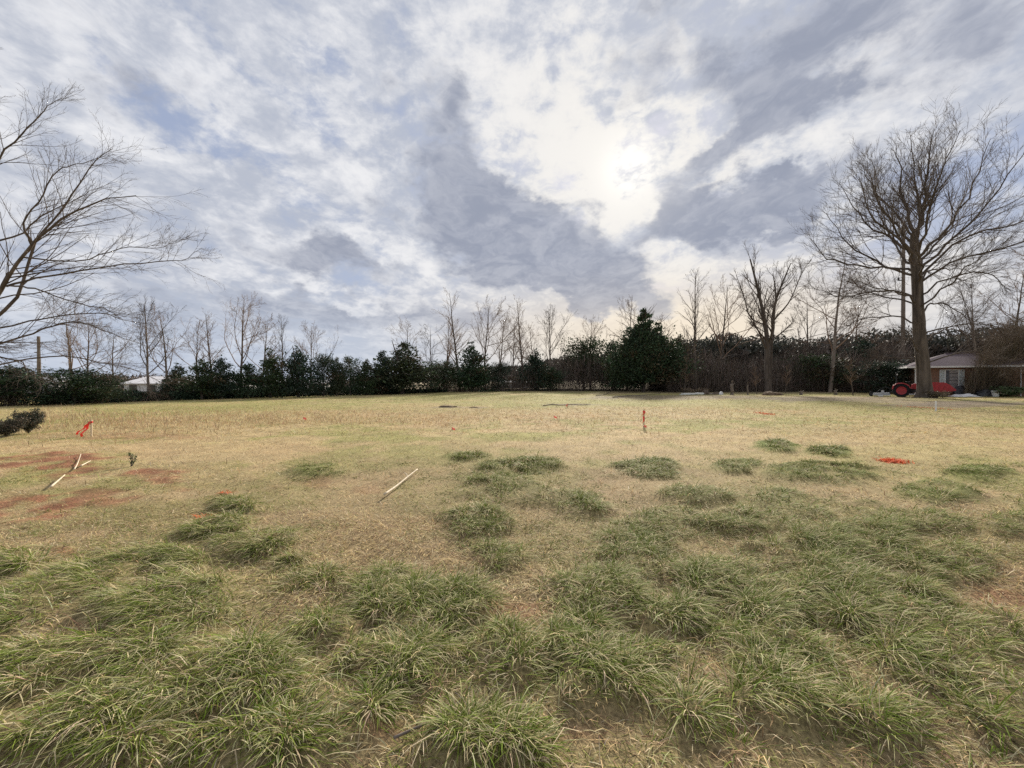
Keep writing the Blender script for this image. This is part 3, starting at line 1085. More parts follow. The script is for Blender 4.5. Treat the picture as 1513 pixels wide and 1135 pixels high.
def forked_tree():
    D = 51.0
    k = D / FOC
    x0 = ax(1135, D)
    root = thing('bare_tree', 'thick forked bare tree with two crowns in front of the wood', 'tree', (x0, D, tz(x0, D) - .1), group=RIGHT_G)
    zb = tz(x0, D)

    def w(dx, py, dy=0.0):
        return (dx * k, dy, hgt(py, D) - zb)
    stems = [([w(0, 582), w(-2, 540), w(-3, 495), w(-10, 455), w(-18, 420), w(-28, 382)], .34), ([w(-1, 515, .2), w(8, 490, .3), w(12, 450, .5), w(20, 420, .2), w(32, 388, 0)], .22),
             ([w(10, 580, 1.), w(10, 520, .8), w(11, 470, .6), w(16, 430, .8), w(13, 400, 1.)], .18)]
    limbs = [([w(-3, 502), w(-20, 488, -.6), w(-32, 470, -1.), w(-44, 458, -1.2)], .11), ([w(4, 500), w(22, 492, .8), w(40, 478, 1.2), w(50, 470, 1.4)], .11), ([w(-4, 480), w(-22, 466, .8), w(-30, 435, 1), w(-42, 402, 1)], .1),
             ([w(12, 470, .5), w(26, 446, -.5), w(36, 415, -1), (w(44, 396, -1.2))], .1), ([w(0, 505), w(-6, 490, -1.4), w(-14, 470, -2.4), w(-10, 440, -3)], .1), ([w(8, 495), w(12, 480, 1.6), w(2, 455, 2.8), w(6, 425, 3.2)], .1)]
    tm, cm = Mesh(), Mesh()
    Ps, Rs, Ls = [], [], []
    for pts, r in stems + limbs:
        P = smooth_line(pts, 11)
        Rr = np.linspace(r, r * .22, 11)
        if r > .3:
            Rr[0] *= 1.35
        (tm if r > .15 else cm).add(*tubes(P[None], Rr[None], 8 if r > .15 else 6))
        Ps.append(P)
        Rs.append(Rr)
        Ls.append(np.linalg.norm(np.diff(P, axis=0), axis=1).sum())
    fill_out(np.array(Ps), np.array(Rs), np.array(Ls), [dict(per=12, f0=.3, f1=1, ang=.6, lr=.3, rr=.5, nseg=5, wander=.13, trop=.06, rmin=.02, sides=4), dict(per=7, f0=.15, f1=1, ang=.55, lr=.45, rr=.5, nseg=4, wander=.13, trop=.05, rmin=.014), dict(per=4, f0=.15, f1=1, ang=.5, lr=.5, rr=.6, nseg=2, wander=.12, trop=.03, rmin=.011)], cm)
    link('trunk', tm.data('trunk', BARK), root)
    link('crown', cm.data('crown', TWIG), root)


forked_tree()


def great_tree():
    """the big leafless tree beside the brick house"""
    D = 39.0
    k = D / FOC
    x0 = ax(1367, D)
    zb = tz(x0, D)
    root = thing('great_bare_tree', 'great bare tree with thick furrowed trunk and domed crown beside house', 'tree', (x0, D, zb - .05))

    def w(px, py, dy=0.0):
        if py < 300:
            py = 300 - (300 - py) * .78
        return ((px - 1367) * k, dy, hgt(py, D) - zb)
    tm, cm = Mesh(), Mesh()
    P = smooth_line([w(1367, 589), w(1366, 575), w(1363, 540), w(1357, 480), w(1354, 420), w(1350, 375), w(1349, 345)], 40)
    Rr = np.interp(np.linspace(0, 1, 40), [0, .06, .2, .5, .8, 1], [.86, .64, .50, .43, .37, .28])
    V, F = tubes(P[None], Rr[None], 48)
    # root flare and furrows
    a = np.arctan2(V[:, 1], V[:, 0] - (P[0, 0]))
    zz = V[:, 2]
    cx = np.interp(zz, P[:, 2], P[:, 0])
    fl = 1 + .22 * np.exp(-np.maximum(zz, 0) / .5) * np.sin(a * 5 + .6) + .16 * (vnoise(a * 5 + 20, zz * .45, 4) - .5) + .1 * (vnoise(a * 10 + 40, zz * .9, 6) - .5)
    V[:, 0] = cx + (V[:, 0] - cx) * fl
    V[:, 1] = V[:, 1] * fl
    tm.add(V, F)
    link('trunk', tm.data('trunk', BARK_BIG), root)
    S = lambda py: w(1354 if py > 400 else 1350, py)
    L = [  # leaders and limbs of the upper crown
        ([S(352), w(1343, 318, .3), w(1336, 265, .5), w(1330, 185, .6)], .26), ([S(350), w(1355, 312, -.3), w(1356, 250, -.8), w(1358, 176, -1.2)], .26),
        ([S(362), w(1340, 330, -1.), w(1322, 280, -1.8), w(1306, 200, -2.4)], .2), ([S(372), w(1366, 335, .8), w(1385, 280, 1.6), w(1395, 190, 2.)], .2),
        ([S(385), w(1376, 348, -1.), w(1400, 300, -1.6), w(1420, 205, -2.2)], .2), ([S(375), w(1330, 348, 1.), w(1300, 315, 2.), w(1272, 235, 2.8)], .19),
        ([S(392), w(1325, 370, -.8), w(1285, 345, -1.4), w(1258, 320, -1.8), w(1240, 270, -2)], .2), ([S(402), w(1375, 378, .9), w(1412, 352, 1.8), w(1450, 300, 2.4), w(1476, 245, 2.8)], .22),
        ([S(408), w(1318, 392, .6), w(1270, 388, 1.), w(1232, 372, 1.2), w(1210, 345, 1.3)], .17), ([S(412), w(1388, 368, -.6), w(1440, 345, -1.2), w(1480, 338, -1.6), w(1512, 318, -2)], .17),
        ([S(400), w(1372, 365, -2), w(1390, 320, -4), w(1400, 250, -6)], .18), ([S(380), w(1335, 345, -2), w(1318, 300, -4.), w(1322, 230, -5.5)], .18),
        ([S(395), w(1362, 362, 2.5), w(1375, 300, 5), w(1368, 225, 6.5)], .18), ([S(405), w(1335, 378, 2.5), w(1310, 330, 5), w(1290, 270, 6)], .18),
        ([S(420), w(1372, 398, -1.6), w(1400, 388, -3.4), w(1440, 375, -5), w(1462, 340, -6)], .15), ([S(418), w(1330, 402, -2.), w(1295, 392, -4.), w(1262, 365, -5.5)], .15),
        ([S(430), w(1378, 400, .8), w(1410, 392, 1.6), w(1440, 388, 2), w(1475, 392, 2.4)], .14), ([S(440), w(1320, 425, .9), w(1285, 430, 1.6), w(1255, 428, 2.2), w(1222, 408, 2.6)], .13),
        ([S(365), w(1325, 325, .5), w(1297, 272, .8), w(1284, 212, 1.)], .17), ([S(388), w(1310, 352, -1), w(1268, 308, -2), w(1250, 244, -2.5)], .17), ([S(360), w(1345, 320, 1), w(1320, 262, 2), w(1312, 195, 2.5)], .17),
        # lower drooping limbs
        ([S(447), w(1315, 436, -1.), w(1270, 432, -2), w(1225, 420, -2.6)], .13), ([S(438), w(1372, 418, -1.4), w(1400, 412, -2.6), w(1418, 425, -3.2), (w(1428, 446, -3.6))], .12),
        ([S(478), w(1325, 465, .8), w(1290, 470, 1.5), w(1262, 490, 2)], .11), ([w(1357, 470), w(1385, 446, 1), w(1420, 443, 1.8), w(1462, 458, 2.4), w(1484, 476, 2.6)], .12),
        ([w(1358, 492), w(1390, 482, -1.4), w(1420, 486, -2.4), w(1450, 505, -3.)], .1), ([w(1360, 512), w(1395, 490, .7), w(1440, 488, 1.2), w(1500, 500, 1.6)], .1),
        ([w(1360, 520), w(1330, 503, -1), w(1300, 508, -2), w(1268, 530, -2.6)], .09), ([w(1362, 540), w(1388, 521, -1.6), w(1415, 530, -2.6), w(1440, 548, -3.2)], .1), ([w(1360, 530), w(1320, 525, .8), w(1295, 540, 1.2)], .07),
        ([S(455), w(1350, 432, -3), w(1345, 415, -5), w(1340, 395, -7)], .12), ([S(450), w(1358, 430, 3), w(1352, 405, 6), w(1350, 380, 7.5)], .12)]
    Ps, Rs, Ls = [], [], []
    for pts, r in L:
        P = smooth_line(pts, 12)
        P[1:-1] += rng.normal(0, .10, (10, 3))
        Rr = r * .64 * np.linspace(1, .07, 12) ** .9 + .006
        o = MBtube(P, Rr, 7)
        lo = raw_mesh('limb', o[0], o[1].ravel(), np.arange(0, len(o[1]) * 4, 4), None, BARK, True)
        link('limb', lo, root)
        Ps.append(P)
        Rs.append(Rr)
        Ls.append(np.linalg.norm(np.diff(P, axis=0), axis=1).sum())
    P, Rr, Ln = np.array(Ps), np.array(Rs), np.array(Ls)
    fill_out(P, Rr, Ln, [dict(per=24, f0=.26, f1=1, ang=.58, sd=.2, lr=.36, rr=.45, nseg=5, wander=.10, trop=.06, rmin=.012, sides=3, shape=.6),
                         dict(per=6, f0=.15, f1=1, ang=.5, sd=.2, lr=.48, rr=.5, nseg=3, wander=.11, trop=.06, rmin=.009, shape=.3), dict(per=5, f0=.15, f1=1, ang=.45, sd=.22, lr=.5, rr=.6, nseg=1, wander=.12, trop=.05, rmin=.0075, shape=.3)], cm)
    link('crown', cm.data('crown', TWIG), root)


def MBtube(P, Rr, s):
    return tubes(P[None], Rr[None], s)


great_tree()


def overhanging_tree():
    """leafless tree whose trunk stands just outside the view on the left"""
    D = 13.0
    k = D / FOC
    x0 = ax(-95, D)
    zb = tz(x0, D)
    root = thing('overhanging_bare_tree', 'bare tree with long limbs sweeping in over the hedge', 'tree', (x0, D, zb - .05))

    def w(px, py, dy=0.0):
        return ((px + 95) * k, dy, hgt(py, D) - zb)
    tm, cm = Mesh(), Mesh()
    P = smooth_line([w(-95, 645), w(-94, 600), w(-88, 520), w(-80, 430), w(-70, 330), w(-62, 230), w(-50, 130)], 14)
    tm.add(*MBtube(P, np.linspace(.34, .12, 14), 14))
    link('trunk', tm.data('trunk', BARK_BIG), root)
    L = [([w(-88, 540), w(-30, 500, -.2), w(0, 460, -.3), w(32, 425, -.4), w(60, 385, -.5), w(95, 350, -.5), w(140, 325, -.6), w(185, 306, -.6), w(228, 300, -.6)], .095),
         ([w(33, 425, -.4), w(60, 412, -.2), w(110, 400, 0), w(165, 389, .1), (w(230, 381, .2)), w(262, 380, .2), w(292, 362, .2)], .045),
         ([w(-86, 510), w(-30, 470, .3), w(0, 425, .5), w(12, 370, .6), w(25, 340, .6), w(55, 300, .7), w(80, 255, .8), w(100, 215, .9), w(128, 195, .9)], .075),
         ([w(16, 350, .6), w(22, 318, .3), w(60, 285, .1), w(88, 250, 0), w(130, 245, -.2), w(180, 232, -.2)], .04),
         ([w(-80, 470), w(-30, 420, -.8), w(-5, 380, -1), w(8, 325, -1.2), w(20, 275, -1.3), w(8, 245, -1.3), w(-2, 215, -1.4), w(4, 150, -1.4), w(12, 120, -1.4)], .07),
         ([w(-72, 330), w(-40, 270, .2), w(-10, 215, .3), w(25, 175, .4), w(45, 145, .5), w(66, 130, .5)], .05), ([w(-75, 380), w(-30, 330, 1), w(0, 290, 1.3), w(40, 262, 1.5), w(75, 235, 1.7)], .045),
         ([w(-84, 520), w(-30, 505, .4), w(10, 490, .6), w(48, 472, .7), w(85, 470, .8), w(130, 488, .9), w(185, 508, .9)], .05), ([w(-86, 535), w(-20, 530, -.5), w(10, 515, -.7), w(36, 507, -.8), w(80, 508, -.8), w(130, 506, -.8)], .045),
         ([w(-88, 545), w(-40, 500, -.3), w(-5, 503, -.5), w(14, 516, -.5), w(38, 530, -.5), w(58, 531, -.5), w(72, 545, -.5), w(86, 562, -.5)], .06),
         ([w(-84, 500), w(-20, 470, .9), w(30, 455, 1.2), w(86, 450, 1.3), w(128, 462, 1.4), w(170, 470, 1.4)], .04), ([w(38, 424, -.4), w(90, 432, -.7), w(140, 448, -.9), w(200, 462, -1.), w(214, 468, -1.)], .035),
         ([w(-82, 480), w(-10, 492, -1.3), w(30, 488, -1.6), w(64, 482, -1.7), w(88, 470, -1.8)], .04), ([w(60, 385, -.5), w(100, 378, .4), w(150, 352, .8), w(200, 348, 1.), w(240, 332, 1.1)], .03), ([w(-60, 250), w(-30, 190, -.4), w(-5, 150, -.5), w(18, 100, -.6)], .04),
         ([w(-86, 550), w(0, 520, 1.5), w(60, 530, 2), w(110, 545, 2.3), w(150, 566, 2.4)], .035)]
    Ps, Rs, Ls = [], [], []
    for pts, r in L:
        P = smooth_line(pts, 18)
        P[2:-1] += rng.normal(0, .018, (15, 3))
        Rr = np.linspace(r * .74, max(r * .1, .004), 18)
        o = MBtube(P, Rr, 8)
        link('limb', raw_mesh('limb', o[0], o[1].ravel(), np.arange(0, len(o[1]) * 4, 4), None, BARK, True), root)
        Ps.append(P)
        Rs.append(Rr)
        Ls.append(np.linalg.norm(np.diff(P, axis=0), axis=1).sum())
    P, Rr, Ln = np.array(Ps), np.array(Rs), np.array(Ls)
    fill_out(P, Rr, Ln, [dict(per=24, f0=.25, f1=1, ang=.6, sd=.2, lr=.26, rr=.42, nseg=6, wander=.09, trop=.012, rmin=.0045, sides=4, shape=.5),
                         dict(per=7, f0=.12, f1=1, ang=.5, sd=.2, lr=.42, rr=.5, nseg=4, wander=.10, trop=.0, rmin=.003), dict(per=3, f0=.15, f1=1, ang=.5, lr=.5, rr=.6, nseg=2, wander=.1, trop=.0, rmin=.0025)], cm)
    link('crown', cm.data('crown', TWIG), root)


overhanging_tree()

# ---- evergreens of the far edge
HG, CG = 'cedars in the left hedge', 'cedars along the far edge'
ever_list = [
    (18, 31, 538, 'loose', 0, 62, 'straggly brownish conifer with drooping layered boughs', HG), (108, 32, 548, 'round', 0, 46, 'rounded dark evergreen under the overhanging limb', HG),
    (150, 33, 554, 'round', 1, 32, 'low dark evergreen tangled with pale dead vines', HG), (262, 39, 534, 'cone', 0, 22, 'small cedar at the end of the pale roof', HG),
    (298, 39, 529, 'loose', 1, 30, 'bushy cedar with ragged flat top beside the small one', HG), (326, 40, 525, 'loose', 2, 26, 'bushy cedar with broad leaning top', HG),
    (366, 41, 534, 'loose', 0, 24, 'thin gappy cedar left of the two pointed cedars', HG), (399, 42, 511, 'cone', 1, 27, 'dense pointed cedar, first of the two above the hedge', HG),
    (440, 43, 507, 'cone', 2, 27, 'spiky pointed cedar with open tiered top', HG), (478, 45, 527, 'round', 2, 22, 'blunt dark cedar right of the spiky pointed one', HG),
    (497, 46, 524, 'cone', 3, 14, 'slim little cedar tip in the hedge', HG), (517, 47, 531, 'round', 0, 20, 'low rounded cedar near the little white gable', HG), (541, 48, 529, 'loose', 1, 18, 'ragged cedar right of the little white gable', HG),
    (564, 50, 514, 'loose', 2, 18, 'thin open cedar leaning on the wide one', CG), (594, 51, 500, 'cone', 3, 46, 'wide dark cedar leaning to a pointed tip', CG), (655, 55, 536, 'round', 1, 32, 'rounded shrubby evergreen left of tall straight tree', CG),
    (696, 56, 502, 'cone', 0, 30, 'pointed dark cedar beside the tall straight bare tree', CG), (738, 58, 538, 'round', 2, 22, 'ivy-dark evergreen below the fan-shaped tree', CG), (790, 60, 512, 'cone', 2, 24, 'dim cedar among the bare trees beyond the spire', CG),
    (812, 59, 545, 'round', 0, 20, 'low dark evergreen at the foot of the oval tree', CG), (862, 65, 506, 'round', 1, 36, 'pale green rounded evergreen behind the thicket', CG), (905, 62, 500, 'loose', 0, 24, 'ragged evergreen shoulder left of the great cedar', CG),
    (1003, 60, 492, 'loose', 1, 26, 'ragged evergreen shoulder right of the great cedar', CG), (1047, 58, 548, 'round', 2, 24, 'dark low evergreen behind the white debris', CG), (1216, 55, 528, 'round', 1, 40, 'dark holly under the crooked open-crowned tree', CG),
    (1308, 50, 536, 'round', 2, 44, 'wide dark green shrub behind the red tractor', CG), (1275, 58, 498, 'loose', 2, 40, 'dusky pine showing under the great tree limbs', CG),
]
for px, dep, top, style, j, wpx, lab, grp in ever_list:
    place('evergreen_tree', EVER[style, j], px, dep, top, 5.0, wpx, {'cone': 1.5, 'round': 2.1, 'loose': 1.75}[style], lab, 'tree', grp)


def great_cedar():
    D = 55.0
    x0 = ax(950, D)
    t = thing('evergreen_tree', 'great spreading cedar, tallest evergreen of the far edge', 'tree', (x0, D, tz(x0, D) - .05), group=CG)
    tr, _ = evergreen_meshes(10.2, 4.2, 50, 'round')
    link('trunk', tr.data('trunk', BARK), t)
    Vs, Fs, Cs, n0 = [], [], [], 0
    for dx, dy, H, hw, n, st in ((0, 0, 10.4, 3.1, 9000, 'cone'), (-2.2, -.6, 7.2, 2.2, 4500, 'cone'), (2.0, .5, 8.4, 2.3, 5000, 'cone'), (-.6, -1.2, 5.6, 3.9, 5000, 'loose'), (3.4, -.4, 6.0, 2.0, 2600, 'loose'), (-3.6, .2, 4.6, 1.7, 2200, 'loose'), (.6, .6, 6.6, 4.4, 5000, 'loose')):
        _, cr = evergreen_meshes(H, hw, n, st, (.045, .07, .036))
        v = np.empty(len(cr.vertices) * 3, np.float32)
        cr.vertices.foreach_get('co', v)
        c = np.empty(len(cr.vertices) * 4, np.float32)
        cr.color_attributes['Col'].data.foreach_get('color', c)
        v = v.reshape(-1, 3) + np.array((dx, dy, 1.1 if H < 9 else .5))
        Vs.append(v)
        Cs.append(c.reshape(-1, 4)[:, :3])
        bpy.data.meshes.remove(cr)
    V = np.concatenate(Vs)
    link('crown', raw_mesh('crown', V, np.arange(len(V)), np.arange(0, len(V), 4), np.concatenate(Cs), NEEDLE), t)


great_cedar()


# ---- hedge in front of the left trees
def edge_depth(px):
    return np.interp(px, [-200, 0, 280, 560, 756, 860, 1100, 1300], [27, 30, 39, 51, 58, 60, 60, 58])


def build_hedge():
    t = thing('hedge', 'low clipped-looking dark evergreen hedge along the left field edge', 'hedge', (ax(300, 38), 38, 0))
    n = 26000
    px = rng.uniform(60, 660, n)
    D = edge_depth(px) - .6 + rng.random(n) * 1.8
    top = np.interp(px, [60, 100, 180, 240, 330, 420, 520, 600, 660], [592, 574, 577, 578, 576, 573, 571, 574, 575])
    x = ax(px, D)
    z0 = terrain(x, D)
    h = (EYE + (562 - top) * D / FOC - z0) * (.72 + .5 * fbm(x * .8, D * .8, 3, 15))
    z = z0 + h * (1 - rng.random(n) ** 1.5 * .98) * rng.random(n) ** .25
    C = np.stack([x - t.location.x, D - t.location.y, np.maximum(z, z0 + .03)], 1)
    ln = rng.uniform(.14, .32, n)
    c = np.array((.034, .055, .032))[None] * np.clip(1 + rng.normal(0, .32, n), .35, 2)[:, None]
    br = (fbm(x * .5, D * .5, 2, 19) > .6)[:, None] & (rng.random((n, 1)) < .6)
    c = np.where(br, np.array((.085, .065, .045)) * np.clip(1 + rng.normal(0, .3, (n, 1)), .4, 2), c)
    V, F, Cc = leaf_quads(C, rng.normal(0, 1, (n, 3)) + np.array((0, 0, .6)), ln, ln * .45, c)
    link('foliage', raw_mesh('foliage', V, F.ravel(), np.arange(0, len(F) * 4, 4), Cc, NEEDLE), t)
    m = 500
    px = rng.uniform(62, 655, m)
    D = edge_depth(px) + .3
    x = ax(px, D)
    P, Rr = grow(np.stack([x - t.location.x, D - t.location.y, terrain(x, D) - .05], 1), np.array([[0, 0, 1.]]) + rng.normal(0, .15, (m, 3)), rng.uniform(.8, 1.6, m), np.full(m, .03), 3, .12, .05)
    s = Mesh()
    s.add(*tubes(P, Rr, 4))
    link('stem', s.data('stem', BARK), t)
    t['kind'] = 'stuff'


build_hedge()


# ---- brush and far woodland that reads as one mass
def brush(name, n, pxr, D0, D1, topf, wid, col, label, seglen=1.0, seed=1):
    px = rng.uniform(pxr[0], pxr[1], n)
    D = D0(px) + rng.random(n) * D1
    x = ax(px, D)
    z0 = terrain(x, D)
    h = (EYE + (562 - topf(px)) * D / FOC - z0) * (.5 + .75 * fbm(x * .35, D * .35, 3, seed))
    h = np.maximum(h, .3)
    # stems from the ground and side twigs higher up
    f = rng.random(n) ** 1.3 * .8 * (rng.random(n) > .3)
    base = np.stack([x, D, z0 + f * h], 1)
    az = rng.random(n) * 6.283
    L = h * rng.uniform(.3, .75, n) * (1 - .5 * f)
    lift = np.clip(rng.normal(.95, .42, n), .1, 1.55)
    c = np.array(col)[None] * np.clip(1 + rng.normal(0, .3, n), .4, 2.2)[:, None] * (1 + rng.normal(0, .05, (n, 3)))
    V, fl, st, C = blades(base, az, L, wid * rng.uniform(.5, 1.5, n), lift, rng.uniform(-.1, .9, n), c, c * 1.15, 2)
    o = link(name, raw_mesh(name, V, fl, st, C, BRUSHM))
    return tag(o, label, 'brush', kind='stuff')


def wood_mass(name, n, pxr, D0, D1, topf, size, cols, label, seed=2, zlow=.0):
    px = rng.uniform(pxr[0], pxr[1], n)
    D = D0(px) + rng.random(n) * D1
    x = ax(px, D)
    z0 = terrain(x, D)
    h = (EYE + (562 - topf(px)) * D / FOC - z0) * (.74 + .42 * fbm(x * .3, D * .3, 4, seed))
    u = rng.random(n)
    z = z0 + zlow + (h - zlow) * u
    C = np.stack([x, D, z], 1)
    ln = rng.uniform(.5, 1.1, n) * size * np.where(u < .85, 1.9, 1.15)
    cl = fbm(x * .25, z * .35 + D * .2, 3, seed + 5)
    c = np.array(cols[0])[None] * (1 - sstep(cl, .42, .58))[:, None] + np.array(cols[1])[None] * sstep(cl, .42, .58)[:, None]
    c = c * np.clip(1 + rng.normal(0, .3, n), .35, 2)[:, None]
    V, F, Cc = leaf_quads(C, rng.normal(0, 1, (n, 3)) + np.array((0, 0, .8)), ln, ln * .38, c)
    o = link(name, raw_mesh(name, V, F.ravel(), np.arange(0, len(F) * 4, 4), Cc, NEEDLE))
    return tag(o, label, 'woodland', kind='stuff')


ed = lambda o: (lambda p: edge_depth(p) + o)
wood_mass('far_woodland', 52000, (960, 1640), lambda p: 60 + 0 * p, 14, lambda p: np.interp(p, [960, 1000, 1060, 1180, 1300, 1420, 1520, 1640], [520, 500, 492, 502, 488, 486, 478, 470]), .62, ((.05, .055, .045), (.10, .082, .07)), 'dense dim wood closing the field behind the house', 2)
wood_mass('far_woodland', 24000, (560, 980), lambda p: 64 + 0 * p, 14, lambda p: np.interp(p, [560, 640, 760, 840, 900, 980], [556, 545, 542, 526, 520, 515]), .62, ((.05, .055, .045), (.095, .08, .066)), 'dim wood behind the middle of the far edge', 3, 1.6)
wood_mass('far_woodland', 9000, (-150, 560), lambda p: 75 + 0 * p, 20, lambda p: np.interp(p, [-150, 0, 200, 400, 560], [535, 549, 553, 559, 558]), .6, ((.11, .095, .085), (.14, .11, .095)), 'pale brown far wood beyond the hedge', 4)
brush('thicket', 16000, (630, 1010), ed(-.5), 5, lambda p: np.interp(p, [630, 700, 800, 870, 1010], [548, 545, 528, 515, 545]), .022, (.165, .13, .108), 'tangle of leafless brown brush under the middle trees', seed=5)
brush('thicket', 26000, (985, 1345), lambda p: 54 + 0 * p, 7, lambda p: np.interp(p, [985, 1040, 1120, 1200, 1345], [520, 505, 515, 508, 500]), .022, (.175, .14, .115), 'tangle of leafless brown brush before the right wood', seed=6)
brush('thicket', 24000, (1425, 1600), lambda p: 41.5 + 0 * p, 2.6, lambda p: np.interp(p, [1425, 1450, 1490, 1600], [560, 500, 470, 440]), .018, (.15, .12, .085), 'overgrown bare brush hanging in front of the brick house', seed=7)
brush('thicket', 5000, (-60, 260), ed(-.8), 2, lambda p: np.interp(p, [-60, 20, 90, 170, 260], [550, 550, 560, 576, 580]), .022, (.17, .135, .11), 'pale dead vines draped over the left hedge', seed=8)

# ------------------------------------------------------------------ brick house
WHITE = mat('white_paint', (0.72, 0.71, 0.68), 0.55, 0.3, var=0.08, scale=6)
SHUT = mat('shutter_paint', (0.56, 0.60, 0.60), 0.6, 0.3, var=0.06, scale=9)
RED = mat('red_paint', (0.36, 0.016, 0.024), 0.35, 0.5, var=0.2, scale=5)
RUBBER = mat('rubber', (0.018, 0.018, 0.02), 0.8, 0.2, var=0.3, scale=14)
BLACKM = mat('black_metal', (0.03, 0.03, 0.032), 0.5, 0.4, var=0.2, scale=8)
GREYM = mat('galvanised_metal', (0.36, 0.37, 0.38), 0.45, 0.5, var=0.2, scale=5, metal=0.4)
GLASS = mat('window_glass', (0.035, 0.035, 0.04), 0.08, 0.6)
BLIND = mat('drawn_blind', (0.30, 0.27, 0.26), 0.5, 0.3, var=0.1, scale=7)
WOODY = mat('stake_wood', (0.62, 0.50, 0.33), 0.75, 0.2, var=0.15, scale=20, stretch=(1, 1, .15))
RIBBON = mat('flagging_ribbon', (0.85, 0.10, 0.075), 0.45, 0.4, var=0.1, scale=30, trans=0.3)
PINK = mat('pink_ribbon', (0.85, 0.30, 0.24), 0.45, 0.4, var=0.1, scale=30, trans=0.3)
SPRAY = mat('orange_spray', (0.85, 0.16, 0.06), 0.8, 0.15, var=0.15, scale=30)
STICK = mat('dry_stick', (0.60, 0.50, 0.36), 0.8, 0.2, var=0.2, scale=12)
DARKWOOD = mat('rotten_wood', (0.12, 0.09, 0.07), 0.9, 0.15, var=0.4, scale=9, bump=0.01)
TARP_W = mat('white_sheeting', (0.72, 0.70, 0.68), 0.5, 0.35, var=0.06, scale=3)
TARP_B = mat('black_sheeting', (0.015, 0.015, 0.02), 0.35, 0.5, var=0.3, scale=5)
ROOFM = mat('shingles', (0.135, 0.105, 0.115), 0.9, 0.15, var=0.25, scale=9, bump=0.012)
CONC = mat('pale_stone', (0.5, 0.49, 0.46), 0.85, 0.2, var=0.2, scale=6)
EARTH = mat('dug_earth', (0.19, 0.14, 0.095), 0.95, 0.1, var=0.4, scale=9, bump=0.02)


def brick_mat():
    m = bpy.data.materials.new('brick')
    m.use_nodes = True
    g = NT(m.node_tree)
    p = g.node('ShaderNodeBsdfPrincipled')
    out = g.node('ShaderNodeOutputMaterial')
    tc = g.node('ShaderNodeTexCoord').outputs['Object']
    b = g.node('ShaderNodeTexBrick')
    g.link(g.mapping(tc, rot=(R(90), 0, 0)), b.inputs['Vector'])
    b.inputs['Scale'].default_value = 4.4
    b.inputs['Brick Width'].default_value = .9
    b.inputs['Row Height'].default_value = .33
    b.inputs['Mortar Size'].default_value = .03
    b.inputs['Color1'].default_value = (.26, .13, .075, 1)
    b.inputs['Color2'].default_value = (.20, .10, .065, 1)
    b.inputs['Mortar'].default_value = (.30, .25, .2, 1)
    g.link(g.mix(g.noise(tc, 5, 4), b.outputs['Color'], (.17, .085, .055)), p.inputs['Base Color'])
    p.inputs['Roughness'].default_value = .9
    g.link(p.outputs[0], out.inputs[0])
    return m


